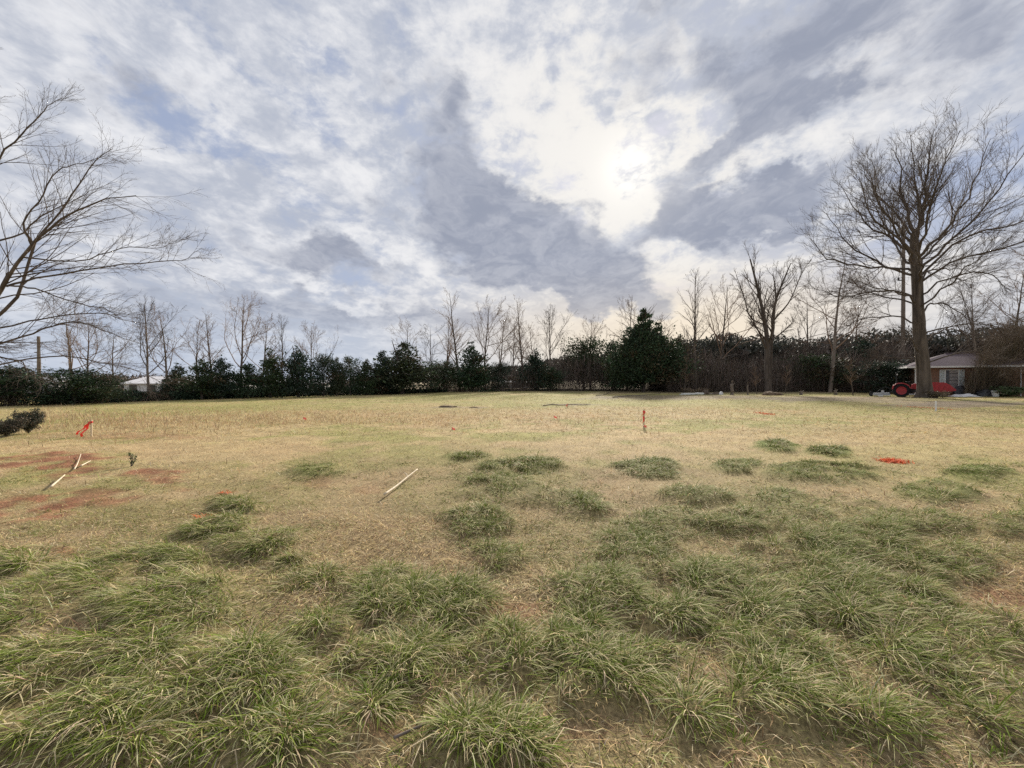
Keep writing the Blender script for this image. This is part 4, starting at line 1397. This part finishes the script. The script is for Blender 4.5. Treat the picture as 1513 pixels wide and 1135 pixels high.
def build_house():
    D = 45.0
    th = R(32)
    x0 = ax(1358, D)
    z0 = tz(x0, D)
    t = thing('brick_house', 'low brown brick house with hipped shingle roof and pale shutters', 'house', (x0, D, z0 - .03), -th)
    cs, sn = math.cos(th), math.sin(th)

    def along(px):
        p = (px - 756.0) / FOC
        return (p * D - x0) / (cs + p * sn)

    def up(py, u):
        return hgt(py, D - u * sn) - z0
    W, DP = 13.0, 6.5
    ez = up(543.5, -1.0)
    MB().box((W / 2, DP / 2, ez / 2), (W, DP, ez)).build('wall', brick_mat(), t)
    o = .6
    lx = along(1338)
    rz = ez + 1.55
    mb = MB()
    lo = [(lx, -o, ez + .16), (W + o, -o, ez + .16), (W + o, DP + o, ez + .16), (lx, DP + o, ez + .16)]
    hi = [(DP / 2 - .6, DP / 2, rz), (W - DP / 2, DP / 2, rz)]
    v = [mb.bm.verts.new(p) for p in lo + hi]
    for f in ((0, 1, 5, 4), (1, 2, 5), (2, 3, 4, 5), (3, 0, 4), (3, 2, 1, 0)):
        mb.bm.faces.new([v[i] for i in f])
    roof = mb.build('roof', ROOFM, t)
    MB().tube([(DP / 2 - .6, DP / 2, rz + .02), (W - DP / 2, DP / 2, rz + .02)], .09, 6).build('ridge_cap', ROOFM, roof)
    MB().box(((W + o + lx) / 2, -o - .012, ez + .08), (W + o - lx + .04, .03, .16)).build('fascia', WHITE, t)
    MB().box((lx - .02, DP / 2, ez + .08), (.03, DP + 2 * o - .05, .16)).build('fascia', WHITE, t)
    MB().box(((W + o + lx) / 2, -o / 2 - .02, ez + .005), (W + o - lx - .1, o - .06, .02)).build('soffit', WHITE, t)
    pc = along(1351.5)
    MB().box((pc, -.3, ez / 2), (.15, .15, ez - .02), bevel=.01).box((pc, -.3, .08), (.24, .24, .16)).box((pc, -.3, ez - .12), (.24, .24, .12)).build('porch_post', WHITE, t)
    MB().box((lx / 2, DP / 2, .04), (-lx, DP + .4, .14)).build('porch_floor', CONC, t)
    wx0, wx1 = along(1396.5), along(1415)
    wz0, wz1 = up(572, wx0), up(546.5, wx0)
    cx, cz, ww, wh = (wx0 + wx1) / 2, (wz0 + wz1) / 2, wx1 - wx0, wz1 - wz0
    win = MB().box((cx, -.03, wz1 + .03), (ww + .14, .09, .07)).box((cx, -.03, wz0 - .035), (ww + .2, .13, .07)).box((wx0 - .03, -.03, cz), (.06, .09, wh)).box((wx1 + .03, -.03, cz), (.06, .09, wh)).build('window', WHITE, t)
    MB().box((wx0 + .13, -.012, cz), (.25, .03, wh - .01)).build('pane', GLASS, win)
    for i in range(5):
        h = wh / 5
        MB().box((cx + .13, -.015, wz0 + h * (i + .5)), (ww - .28, .03, h - .05)).build('pane', BLIND, win)
        if i:
            MB().box((cx + .13, -.025, wz0 + h * i), (ww - .28, .05, .045)).build('glazing_bar', BLACKM, win)
    for sx0, sx1 in ((along(1387.5), wx0 - .07), (wx1 + .07, along(1424.5))):
        sw = sx1 - sx0
        sc = (sx0 + sx1) / 2
        sh = MB().box((sc - sw / 2 + .035, -.03, cz), (.07, .05, wh + .1)).box((sc + sw / 2 - .035, -.03, cz), (.07, .05, wh + .1)).box((sc, -.03, wz1 + .01), (sw - .14, .05, .08)).box((sc, -.03, wz0 - .01), (sw - .14, .05, .08)).box((sc, -.03, cz), (sw - .14, .05, .07)).build('shutter', SHUT, t)
        for i in range(22):
            zz = wz0 + .06 + (wh - .12) * (i + .5) / 22
            MB().box((sc, -.026, zz), (sw - .15, .012, wh / 22 * .95), rot=Quaternion((1, 0, 0), R(24))).build('slat', SHUT, sh)
    MB().tube([(W * .55, -.06, 0.05), (W * .55, -.06, ez)], .045, 8).build('downspout', WHITE, t)


build_house()


# far buildings behind the hedge
def far_building(name, px0, px1, D, top, eave, label, depth=7.0, wallm=None, roofm=None, windows=4, gable=False):
    x0, x1 = ax(px0, D), ax(px1, D)
    z0 = tz(x0, D) - .1
    W = x1 - x0
    ez, rz = hgt(eave, D) - z0, hgt(top, D + depth / 2) - z0
    t = thing(name, label, 'building', (x0, D, z0))
    mb = MB()
    if gable:
        mb.prism([(0, 0), (W, 0), (W, ez), (W / 2, rz - .05), (0, ez)], 0, depth)
    else:
        mb.prism([(0, 0), (depth, 0), (depth, ez), (depth / 2, rz - .05), (0, ez)], 0, W)
        for v in mb.bm.verts:
            v.co = Vector((v.co.y, v.co.x, v.co.z))
    mb.build('wall', wallm or WHITE, t)
    o = .35
    mb = MB()
    if gable:
        k = (rz - ez) / (W / 2)
        mb.prism([(-o, ez - k * o + .04), (W / 2, rz), (W + o, ez - k * o + .04), (W + o, ez - k * o + .14), (W / 2, rz + .1), (-o, ez - k * o + .14)], -o, depth + o)
    else:
        k = (rz - ez) / (depth / 2)
        mb.prism([(-o, ez - k * o + .04), (depth / 2, rz), (depth + o, ez - k * o + .04), (depth + o, ez - k * o + .14), (depth / 2, rz + .1), (-o, ez - k * o + .14)], -o, W + o)
        for v in mb.bm.verts:
            v.co = Vector((v.co.y, v.co.x, v.co.z))
    mb.build('roof', roofm or TARP_W, t)
    for i in range(windows):
        wx = W * (i + .5) / windows
        f = MB().box((wx, -.02, ez * .58), (1.2, .06, 1.1)).build('window', WHITE, t)
        MB().box((wx, -.045, ez * .58), (1.02, .04, .92)).build('pane', GLASS, f)
    MB().box((W * .38, -.02, 1.02), (.95, .05, 2.0)).build('door', BLACKM, t)


ROOF_PALE = mat('pale_metal_roof', (0.66, 0.63, 0.62), 0.4, 0.5, var=0.06, scale=1.5)
far_building('long_house', 183, 345, 56, 557, 567, 'long low pale-roofed house showing through the left hedge', 8, None, ROOF_PALE, 6)
far_building('shed', 515, 530, 62, 558.5, 564, 'little white gabled shed peeking over the hedge', 4, None, ROOF_PALE, 0, True)
far_building('long_house', 395, 478, 66, 562, 567, 'low white house glimpsed between the pointed cedars', 7, None, ROOF_PALE, 3)
far_building('long_house', 735, 805, 84, 558.5, 565, 'pale house glimpsed under the middle bare trees', 8, None, ROOF_PALE, 3)
far_building('barn', 35, 82, 60, 557.5, 566, 'pale-roofed barn beyond the straggly brownish conifer', 7, None, ROOF_PALE, 0)


# ------------------------------------------------------------------ utility poles
def pole(px, D, top, r, label, arms=True):
    x = ax(px, D)
    z = tz(x, D)
    h = hgt(top, D) - z
    t = thing('utility_pole', label, 'utility pole', (x, D, z - .1))
    MB().tube([(0, 0, 0), (.02, 0, h * .5), (0, 0, h + .1)], [r * 1.25, r, r * .8], 10).build('shaft', BARK_PALE, t)
    if arms:
        tr = MB().lathe([(.05, -.55), (.26, -.5), (.28, 0), (.26, .45), (.1, .52)], c=(-.55, 0, h - 1.2), seg=12).build('transformer', GREYM, t)
        MB().box((-.24, 0, h - 1.0), (.35, .12, .5)).build('bracket', BLACKM, tr)
        MB().lathe([(.06, 0), (.09, .1), (.05, .3), (.02, .42)], c=(-.22, 0, h - .25), seg=8).build('insulator', WHITE, t)
        MB().box((-.35, 0, h * .66), (.75, .1, .12)).box((-.62, 0, h * .66 + .2), (.14, .14, .34)).build('bracket', BLACKM, t)
    else:
        MB().box((-.15, 0, h - 1.6), (.5, .12, .1)).build('cross_arm', BARK, t)


pole(1333, 56, 328, .22, 'tall wooden utility pole rising behind the great bare tree')
pole(57, 46, 497, .17, 'short wooden utility pole behind the overhanging bare limb', False)


# ------------------------------------------------------------------ tractor and mower
def wheel(parent, c, r, w, rimm, lugs=18):
    ty = MB()
    ty.lathe([(r * .58, -w * .42), (r * .72, -w * .5), (r * .93, -w * .48), (r * .97, -w * .3), (r * .97, w * .3), (r * .93, w * .48), (r * .72, w * .5), (r * .58, w * .42)], 'y', c, 28)
    for i in range(lugs):
        a = i * 2 * math.pi / lugs
        for s in (-1, 1):
            ca = a + (.09 if s > 0 else 0)
            ty.box((c[0] + math.cos(ca) * r * .985, c[1] + s * w * .22, c[2] + math.sin(ca) * r * .985), (r * .05, w * .46, r * .09), rot=Quaternion((0, 1, 0), -ca) @ Quaternion((1, 0, 0), s * .5))
    wh = ty.build('wheel', RUBBER, parent)
    MB().lathe([(r * .1, -w * .46), (r * .45, -w * .47), (r * .59, -w * .51), (r * .62, -w * .44), (r * .62, w * .44), (r * .59, w * .51), (r * .45, w * .47), (r * .1, w * .46)], 'y', c, 24).build('rim', rimm, wh)
    MB().lathe([(r * .16, -w * .34), (r * .16, w * .34)], 'y', c, 12).build('hub', rimm, wh)
    return wh


def build_tractor():
    D = 41.2
    x0 = ax(1331, D)
    z0 = tz(x0, D)
    t = thing('tractor', 'red compact tractor with black roll bar parked behind the great tree', 'tractor', (x0, D, z0 - .02), R(-40))
    for s in (-1, 1):
        wheel(t, (0, s * .62, .62), .62, .34, RED)
        wheel(t, (1.62, s * .52, .36), .36, .22, RED, 14)
        MB().prism([(-.66, .75), (-.58, 1.1), (-.3, 1.32), (.1, 1.36), (.45, 1.22), (.72, .85), (.66, .82), (.4, 1.14), (.1, 1.28), (-.28, 1.25), (-.52, 1.06), (-.6, .74)], s * .62 - .2, s * .62 + .2).build('fender', RED, t)
        rb = MB().tube([(-.3, s * .42, .7), (-.34, s * .44, 1.5), (-.36, s * .44, 2.2), (-.36, s * .38, 2.32)], .035, 8).build('roll_bar', BLACKM, t)
        MB().box((-.3, s * .46, 2.14), (.09, .07, .12), bevel=.01).build('marker_light', WHITE, rb)
    MB().tube([(-.36, -.38, 2.32), (-.36, .38, 2.32)], .035, 8).build('roll_bar', BLACKM, t)
    MB().box((.45, 0, .62), (1.5, .36, .32), bevel=.03).box((1.6, 0, .42), (.14, 1.0, .12)).build('chassis', BLACKM, t)
    MB().prism([(.75, .78), (.72, 1.2), (.95, 1.3), (1.75, 1.18), (2.0, 1.05), (2.02, .68)], -.3, .3).build('hood', RED, t)
    MB().box((2.03, 0, .86), (.03, .5, .34)).build('grille', BLACKM, t)
    for s in (-1, 1):
        MB().lathe([(.07, 0), (.07, .03)], 'x', (2.03, s * .2, 1.02), 10).build('headlight', WHITE, t)
    st = MB().box((-.12, 0, 1.08), (.42, .46, .12), bevel=.03).box((-.34, 0, 1.34), (.1, .46, .46), bevel=.03).build('seat', BLACKM, t)
    MB().tube([(.62, 0, 1.1), (.5, 0, 1.42)], .03, 6).lathe([(.16, 0), (.19, .015), (.19, .03), (.16, .045)], c=(.48, 0, 1.42), seg=16).build('steering_wheel', BLACKM, t)
    MB().tube([(1.2, .24, 1.2), (1.2, .24, 1.75)], .035, 8).build('exhaust', BLACKM, t)
    MB().box((.42, 0, .78), (.6, .9, .05)).build('platform', BLACKM, t)

    m = thing('mower_deck', 'low grey trailed mower with black tail wheel hitched behind tractor', 'mower', (x0 - 1.4 * math.cos(R(40)), D + 1.4 * math.sin(R(40)), z0 - .02), R(-40))
    m.scale = (.72, .9, 1)
    MB().prism([(-.95, .18), (-.85, .34), (.75, .4), (.85, .2)], -.8, .8).build('deck', GREYM, m)
    MB().box((0, -.815, .2), (1.7, .03, .14)).build('skirt', GREYM, m)
    MB().box((.1, 0, .5), (.3, .3, .24), bevel=.03).build('gearbox', CONC, m)
    for s in (-1, 1):
        MB().tube([(.75, s * .35, .42), (1.2, s * .3, .55), (1.45, s * .2, .62)], .035, 6).build('lift_arm', BLACKM, m)
    MB().tube([(-.6, 0, .4), (.3, 0, .95), (.9, 0, .8), (1.4, 0, .95)], .03, 6).build('top_link', BLACKM, m)
    MB().tube([(-.8, 0, .38), (-1.15, 0, .46)], .04, 6).build('tail_arm', BLACKM, m)
    wheel(m, (-1.1, 0, .24), .24, .16, BLACKM, 8)
    MB().box((-.15, -.84, .12), (.5, .02, .14)).build('warning_plate', WHITE, m)


build_tractor()


def build_bucket():
    D = 41.0
    x0 = ax(1393, D)
    z0 = tz(x0, D)
    t = thing('front_loader', 'red loader bucket on its frame in front of the shuttered window', 'loader', (x0 - .15, D, z0), R(-36))
    t.scale = (.8, .9, .97)
    prof = [(-1.1, 1.42), (.2, 1.36), (.65, 1.12), (1.12, .72), (1.05, .62), (.4, .52), (-.35, .48), (-.85, .62), (-1.12, 1.0)]
    MB().prism(prof, -.55, .55).build('bucket_shell', RED, t)
    for s in (-1, 1):
        MB().prism([(a * 1.02, b + (.02 if b > 1 else -.02)) for a, b in prof], s * .57 - .02, s * .57 + .02).build('side_plate', RED, t)
    for i in range(4):
        MB().box((-.7 + i * .42, -.6, .95 - .05 * i), (.06, .05, .62), rot=Quaternion((0, 1, 0), R(18))).build('stiffener', RED, t)
    MB().box((-.45, -.58, 1.37), (1.1, .07, .07)).build('lip', RED, t)
    for x in (-.85, .45):
        for s in (-1, 1):
            MB().tube([(x, s * .45, .6), (x - .06, s * .5, .0)], .045, 6).build('leg', BLACKM, t)
    MB().tube([(-1.1, -.3, .7), (-1.5, -.3, .55), (-1.9, -.3, .6)], .06, 8).build('arm', BLACKM, t)


build_bucket()


def heap(name, px, py_base, wpx, hpx, D, material, label, cat, rough=.25, flat=1.0, seed=1, dep=.7):
    """lumpy heap or crumpled sheet with thickness"""
    x0 = ax(px, D)
    z0 = tz(x0, D)
    rx, h = wpx * D / FOC, hpx * D / FOC
    bm = bmesh.new()
    bmesh.ops.create_icosphere(bm, subdivisions=4, radius=1.0)
    co = np.array([v.co[:] for v in bm.verts])
    n = fbm(co[:, 0] * 2.2 + seed * 7, co[:, 1] * 2.2 + co[:, 2] * 1.7, 4, seed)
    n2 = fbm(co[:, 0] * 6 + seed, co[:, 1] * 6 + co[:, 2] * 5, 3, seed + 3)
    for v, a, b in zip(bm.verts, n, n2):
        k = 1 + (a - .5) * 2 * rough + (b - .5) * rough
        p = v.co * k
        v.co = Vector((p.x * rx, p.y * rx * dep, max(p.z, -.06) * h * (flat + (1 - flat) * a * 2)))
    me = bpy.data.meshes.new(name)
    bm.to_mesh(me)
    bm.free()
    me.materials.append(material)
    for p in me.polygons:
        p.use_smooth = True
    o = link(name, me, loc=(x0, D, z0))
    return tag(o, label, cat)


heap('tarp_heap', 1418, 584, 9.5, 15, 42.5, TARP_B, 'black plastic-covered heap under the shuttered window', 'heap', .3, seed=2)
heap('white_sheet', 1420, 588, 24, 3, 41.0, TARP_W, 'crumpled white sheeting spread before the black heap', 'tarp', .5, .5, seed=5, dep=.35)
heap('black_bags', 1454, 588, 13, 10, 41.2, TARP_B, 'lumpy black bags beside the white bucket', 'bags', .45, seed=9)
heap('white_bags', 1503, 584, 15, 10, 42.2, TARP_W, 'pile of white bags behind the leafy green shrub', 'bags', .4, seed=12)
heap('earth_heap', 661, 604, 12, 2.2, 25.5, EARTH, 'low dark dug-earth heap out in the field', 'earth heap', .5, seed=14)
heap('earth_heap', 700, 604, 7, 1.1, 25.0, EARTH, 'flatter dark earth streak beside the dug-earth heap', 'earth heap', .5, seed=15)
heap('fire_pit_mound', 1140, 584, 14, 4.5, 45, EARTH, 'low dark mound at the edge below the forked tree', 'mound', .4, seed=16)
heap('black_tub', 1139, 583, 4.2, 3.4, 45.8, TARP_B, 'small black upturned tub on the low mound', 'tub', .1, seed=17)


def bucket():
    D = 40.6
    x0 = ax(1470, D)
    t = thing('bucket', 'white plastic bucket with lid beside the lumpy black bags', 'bucket', (x0, D, tz(x0, D)))
    MB().lathe([(.2, 0), (.24, .02), (.27, .5), (.28, .52)], seg=20).build('body', WHITE, t)
    MB().lathe([(.285, .5), (.29, .56), (.2, .57)], seg=20).build('lid', WHITE, t)
    MB().tube([(.29 * math.cos(a), .02, .45 - .2 * math.sin(a)) for a in np.linspace(0, math.pi, 10)], .008, 5).build('handle', BLACKM, t)


bucket()


# ------------------------------------------------------------------ shrubs
def shrub(px, py, wpx, top, label, col, n=2500, stems=14, leaf=(.05, .11), dead=.3, D=None):
    x, y = gxy(px, py)
    if D:
        x, y = ax(px, D), D
    z = tz(x, y)
    t = thing('shrub', label, 'shrub', (x, y, z))
    rx = wpx * y / FOC
    h = hgt(top, y) - z
    az = rng.random(stems) * 6.283
    P, Rr = grow(np.zeros((stems, 3)), np.stack([np.cos(az) * .6, np.sin(az) * .6, np.ones(stems)], 1), h * rng.uniform(.6, 1., stems), np.full(stems, .008 + .008 * h), 5, .14, .06)
    s = Mesh()
    s.add(*tubes(P, Rr, 4))
    s2, d2, l2, r2 = spawn(P, Rr, np.full(stems, h), 8, .2, 1, .6, .2, .4, .5, rmin=.003)
    P2, R2 = grow(s2, d2, l2, r2, 3, .15, .03)
    s.add(*tubes(P2, R2, 3))
    link('stem', s.data('stem', BARK), t)
    b = rng.integers(0, len(P2), n)
    f = rng.random(n)[:, None] * 3 * .999
    i = np.minimum(f[:, 0].astype(int), 2)
    u = f - i[:, None]
    C = P2[b, i] * (1 - u) + P2[b, i + 1] * u + rng.normal(0, .05 * h, (n, 3))
    C[:, :2] *= rx / max(np.abs(C[:, 0]).max() * .8, .1)
    C[:, 2] = np.maximum(C[:, 2], .02)
    c = np.array(col)[None] * np.clip(1 + rng.normal(0, .3, n), .4, 2)[:, None]
    dd = (rng.random(n) < dead)[:, None]
    c = np.where(dd, np.array((.17, .13, .09)) * np.clip(1 + rng.normal(0, .25, (n, 1)), .4, 2), c)
    ln = rng.uniform(*leaf, n)
    V, F, Cc = leaf_quads(C, rng.normal(0, 1, (n, 3)) + np.array((0, 0, .7)), ln, ln * .4, c)
    link('foliage', raw_mesh('foliage', V, F.ravel(), np.arange(0, len(F) * 4, 4), Cc, NEEDLE), t)


shrub(40, 640, 22, 606, 'small dark grey-green evergreen shrub with ragged top in the field', (.06, .07, .045), 7000, 20, (.03, .065))
shrub(8, 645, 22, 618, 'low dark brushy shrub beside the ragged-topped one', (.06, .06, .04), 6000, 20, (.03, .065))
shrub(192, 690, 7, 668, 'single green weed stalk by the bare red earth', (.12, .16, .07), 130, 3, (.02, .05), .1)
shrub(1490, 592, 22, 570, 'leafy green shrub in front of the white bags', (.085, .12, .055), 3200, 16, (.12, .26), .1, 40.5)
shrub(1380, 588, 12, 577, 'low brown weeds at the foot of the great tree', (.11, .09, .055), 900, 14, (.08, .2), .6, 38.2)
shrub(1028, 582, 18, 572, 'rusty brown weed clump behind the white debris', (.12, .08, .055), 900, 14, (.1, .25), .7, 50)

# ------------------------------------------------------------------ survey stakes and flags
SG = 'survey stakes and flags in the field'


def stake(px, base, top, label, wood=WOODY, ribbon=RIBBON, lean=0.0, tail=1.0, wide=.045, band=0.5, side=-1):
    x, y = gxy(px, base)
    z = tz(x, y)
    h = (base - top) * y / FOC
    t = thing('survey_stake', label, 'stake', (x, y, z), R(8), SG)
    t.rotation_euler = (0, lean, R(8))
    MB().prism([(-wide / 2, -.08), (wide / 2, -.08), (wide / 2, h - .03), (wide * .2, h), (-wide * .2, h), (-wide / 2, h - .03)], -.012, .012).build('stake_shaft', wood, t)
    if ribbon:
        r = MB().box((0, 0, h * .86), (wide + .02, .04, h * .1), bevel=.004).build('ribbon', ribbon, t)
        for k in range(2):
            m = MB()
            pts = [Vector((side * .02 * k, -.025 - .012 * k, h * .88))]
            for i in range(1, 8):
                f = i / 7
                pts.append(Vector((side * f * tail * .34 * (1 - .25 * k) + .02 * math.sin(i * 2.1 + k), -.03 - .03 * math.sin(i * 1.4 + k), h * (.88 - band * f * (1 + .3 * k)))))
            for a, b in zip(pts, pts[1:]):
                m.poly([a + Vector((-.03, 0, 0)), a + Vector((.03, .006, .01)), b + Vector((.03, .006, .01)), b + Vector((-.03, 0, 0))])
            o = m.build('ribbon_tail', ribbon, t)
            md = o.modifiers.new('thickness', 'SOLIDIFY')
            md.thickness = .003
    return t


stake(134, 644, 619, 'wooden survey stake with long red ribbon trailing beside dry weeds', tail=1.1, band=.75)
stake(951, 631, 605, 'upright survey stake wrapped in red ribbon with pale foot', tail=.1, band=.5, wide=.055)
stake(1382.5, 607, 592, 'white survey stake before the great tree', WHITE, None, wide=.10)
stake(838, 603, 596, 'short pink flagged stake beside the fallen dark branch', ribbon=PINK, tail=.3, band=.4)


def pin_flag(px, py, label, size=1.0, m=PINK):
    x, y = gxy(px, py)
    z = tz(x, y)
    t = thing('pin_flag', label, 'flag', (x, y, z), R(random.uniform(-30, 30)), SG)
    h = .34 * size
    MB().tube([(0, 0, -.06), (.01, 0, h * .5), (0, 0, h)], .004, 5).build('wire', GREYM, t)
    b = MB()
    for i in range(3):
        for j in range(2):
            P = lambda a, c: (a * .055 * size, .02 * math.sin(a * 2 + c), h - .11 * size * c / 2 - .015 * a)
            b.poly([P(i, j), P(i + 1, j), P(i + 1, j + 1), P(i, j + 1)])
    o = b.build('cloth', m, t)
    o.modifiers.new('thickness', 'SOLIDIFY').thickness = .003


pin_flag(667, 640, 'small pink pin flag alone in the short dry grass', .6)
pin_flag(447, 624, 'faint pink pin flag in the ochre dry grass', .7)
pin_flag(818, 622, 'faint pink pin flag near the fallen dark branch', .7)
pin_flag(951, 636, 'pink ribbon flag at the foot of the red-wrapped stake', .6)


def paint_patch(px, py, rx, ry, label, n=260):
    """grass blades sprayed orange"""
    x0, y0 = gxy(px, py)
    z0 = tz(x0, y0)
    x = x0 + rng.normal(0, .45, n) * rx * y0 / FOC
    y = y0 + rng.normal(0, .45, n) * (ry / (py - 562)) * y0
    b = np.stack([x - x0, y - y0, surf(x, y) - z0], 1)
    c = jitter((.72, .17, .07), n, .2)
    me = raw_mesh('sprayed_grass', *blades(b, rng.random(n) * 6.283, rng.uniform(.06, .14, n), np.full(n, .0016 * y0), rng.uniform(.2, 1., n), rng.uniform(.3, 1.4, n), c, c, 2), GRASS_T)
    o = link('sprayed_grass', me, loc=(x0, y0, z0))
    tag(o, label, 'paint mark', 'orange sprayed marks on the grass')


paint_patch(1320, 682, 15, 3.2, 'bright orange sprayed patch of grass near the dark green tufts', 500)
paint_patch(300, 763, 16, 5, 'faint orange sprayed streak below the green tuft by the clay', 26)
paint_patch(330, 730, 13, 3, 'small orange sprayed specks beside the bare clay', 26)
paint_patch(1130, 612, 9, 2, 'pale orange sprayed mark out in the far dry grass', 120)
paint_patch(1368, 602, 14, 3.5, 'rusty orange sprayed line beside the white stake', 110)


# ------------------------------------------------------------------ sticks and debris
def stick(pts, r, label, m=STICK, name='stick', grp='sticks lying in the grass', twigs=(), lift=.045):
    w = [gxy(*p) for p in pts]
    x0, y0 = w[0]
    z0 = tz(x0, y0)
    t = thing(name, label, 'stick', (x0, y0, z0), group=grp)
    P = [(x - x0, y - y0, float(surf(np.array([x]), np.array([y]))[0]) - z0 + lift) for x, y in w]
    L = smooth_line(P, max(6, 4 * len(P)))
    MB().tube(L, list(np.linspace(r, r * .55, len(L)))).build('shaft', m, t, smooth=True)
    for f, dx, dy in twigs:
        q = Vector(L[int(f * (len(L) - 1))])
        MB().tube([q, q + Vector((dx * .5, dy * .5, .02)), q + Vector((dx, dy, .015))], [r * .5, r * .4, r * .25], 6).build('side_twig', m, t)


stick([(567, 739), (585, 724), (602, 710), (616, 698)], .016, 'long pale peeled stick lying across the short grass', twigs=((.7, -.12, .25),), lift=.07)
stick([(73, 724), (84, 715), (94, 708)], .014, 'pale short stick on the edge of the bare clay')
stick([(118, 692), (125, 688), (132, 684)], .013, 'pale broken stick beside the clay furrow')
stick([(108, 697), (113, 687), (118, 676)], .012, 'second pale stick leaning beside the broken one')
stick([(580, 1108), (615, 1092), (660, 1080), (700, 1074), (735, 1064)], .0065, 'dark crooked branch half buried in foreground grass', BARK_PALE, twigs=((.4, .12, .1), (.75, -.1, .12)), lift=.03)
stick([(802, 600.5), (815, 599), (828, 600), (846, 598.5), (858, 599.5), (872, 597.5)], .028, 'fallen dark branch lying out in the far field', DARKWOOD, 'fallen_branch', twigs=((.2, .3, .9), (.4, -.4, .8), (.6, .5, -.6), (.8, .2, 1.0)))
stick([(905, 588), (925, 586), (945, 585), (975, 583)], .05, 'grey fallen limb in front of the great cedar', BARK_PALE, 'fallen_branch', twigs=((.3, .8, .9), (.6, .9, -.6), (.8, .2, .9)))
stick([(880, 586), (893, 584), (902, 580)], .04, 'grey twiggy fallen limb left of the great cedar', BARK_PALE, 'fallen_branch', twigs=((.4, -.8, .9), (.7, .6, -.6)))


def debris():
    D = 46.5
    k = D / FOC

    def at(px):
        return ax(px, D)
    items = [('board', 1020, 24, 'long white board lying at the edge of the debris', WHITE, .14, 3), ('board', 1034, 10, 'second white board laid on the debris edge', WHITE, .16, -5), ('board', 1055, 20, 'weathered board at the foot of the debris', BARK_PALE, .1, 2)]
    for nm, px, w, lab, m, th, rz in items:
        x = at(px)
        t = thing(nm, lab, 'board', (x, D, tz(x, D)), R(rz), 'boards dumped at the wood edge')
        MB().box((0, 0, th / 2 + .03), (w * k, .5, th), rot=Quaternion((0, 1, 0), R(-2)), bevel=.01).build('plank', m, t)
        MB().box((0, .62, th / 2 + .05), (w * k * .8, .4, th * .8), bevel=.01).build('plank', m, t)
    heap('debris_heap', 1043, 585, 5, 5.5, 46.4, DARKWOOD, 'dark rotten wood heap between the white boards', 'debris', .6, seed=21)
    heap('debris_heap', 1057, 584, 6, 4, 46.6, DARKWOOD, 'low brown heap beside the white lump', 'debris', .5, seed=23)
    heap('white_lump', 1065, 584, 3, 4.5, 46.2, TARP_W, 'bright white crumpled lump on the debris', 'debris', .3, seed=25)
    heap('white_lump', 1006, 585, 3, 1.2, 46., CONC, 'small pale slab left of the long white board', 'debris', .3, seed=26)
    for px, base, top, r, lab in ((1081, 585, 563, .16, 'stout brown broken stump beside the debris'), (1104, 586, 567, .09, 'slim pale broken stump right of the stout one'), (1183, 579, 571, .18, 'reddish-brown stump in front of the brush'), (1234, 579, 569, .16, 'short stump under the crooked open-crowned tree')):
        x, y = ax(px, 45.5), 45.5
        t = thing('stump', lab, 'stump', (x, y, tz(x, y) - .05))
        h = (base - top) * y / FOC
        MB().tube([(0, 0, 0), (.03, 0, h * .3), (-.02, .02, h * .7), (.02, 0, h)], [r * 1.5, r, r * .9, r * .6], 9).build('trunk', BARK_PALE, t, rough=.015)
        MB().tube([(.0, 0, h * .6), (r * 2, .1, h * .85)], [r * .4, r * .2], 6).build('side_shoot', BARK_PALE, t)


debris()

# slender young stems standing free at the wood edge
for px, D, top, lab in ((1260, 44, 528, 'thin leaning post-like sapling before the brush'), (1118, 47, 540, 'thin bare sapling by the slim stump'), (1160, 50, 540, 'twiggy bare sapling between stump and forked tree'), (1010, 52, 525, 'twiggy bare sapling right of the great cedar')):
    place('sapling', BARE['narrow', 0], px, D, top, 10.0, None, 3, lab, 'tree', 'saplings at the wood edge')


# tall dry weeds standing at the left and in the ochre strip
def weeds():
    n = 16000
    px = rng.uniform(30, 1300, n)
    py = np.where(rng.random(n) < .6, rng.normal(618, 8, n), rng.normal(625, 14, n))
    py = np.clip(py, 597, 660)
    y = EYE * FOC / (py - 562)
    x = (px - 756) * y / FOC
    keep = rng.random(n) < .15 + .85 * sstep(fbm(x * .18, y * .22, 3, 101), .45, .6) * sstep(-px, -1100, -300) + .5 * (px < 330)
    x, y, px = x[keep], y[keep], px[keep]
    n = len(x)
    L = rng.uniform(.14, .34, n) * np.interp(px, [0, 300, 600, 1300], [1.0, .75, .5, .4])
    c = jitter((.56, .41, .24), n, .2)
    me = grass_mesh('tall_dry_grass', x, y, rng.random(n) * 6.283, L, .0009 * y * rng.uniform(.6, 1.5, n), rng.uniform(.9, 1.5, n), rng.uniform(.1, .9, n), c * .8, c, 2)
    tag(link('tall_dry_grass', me), 'tall thin standing dry grass in the ochre strip', 'grass', kind='stuff')


weeds()
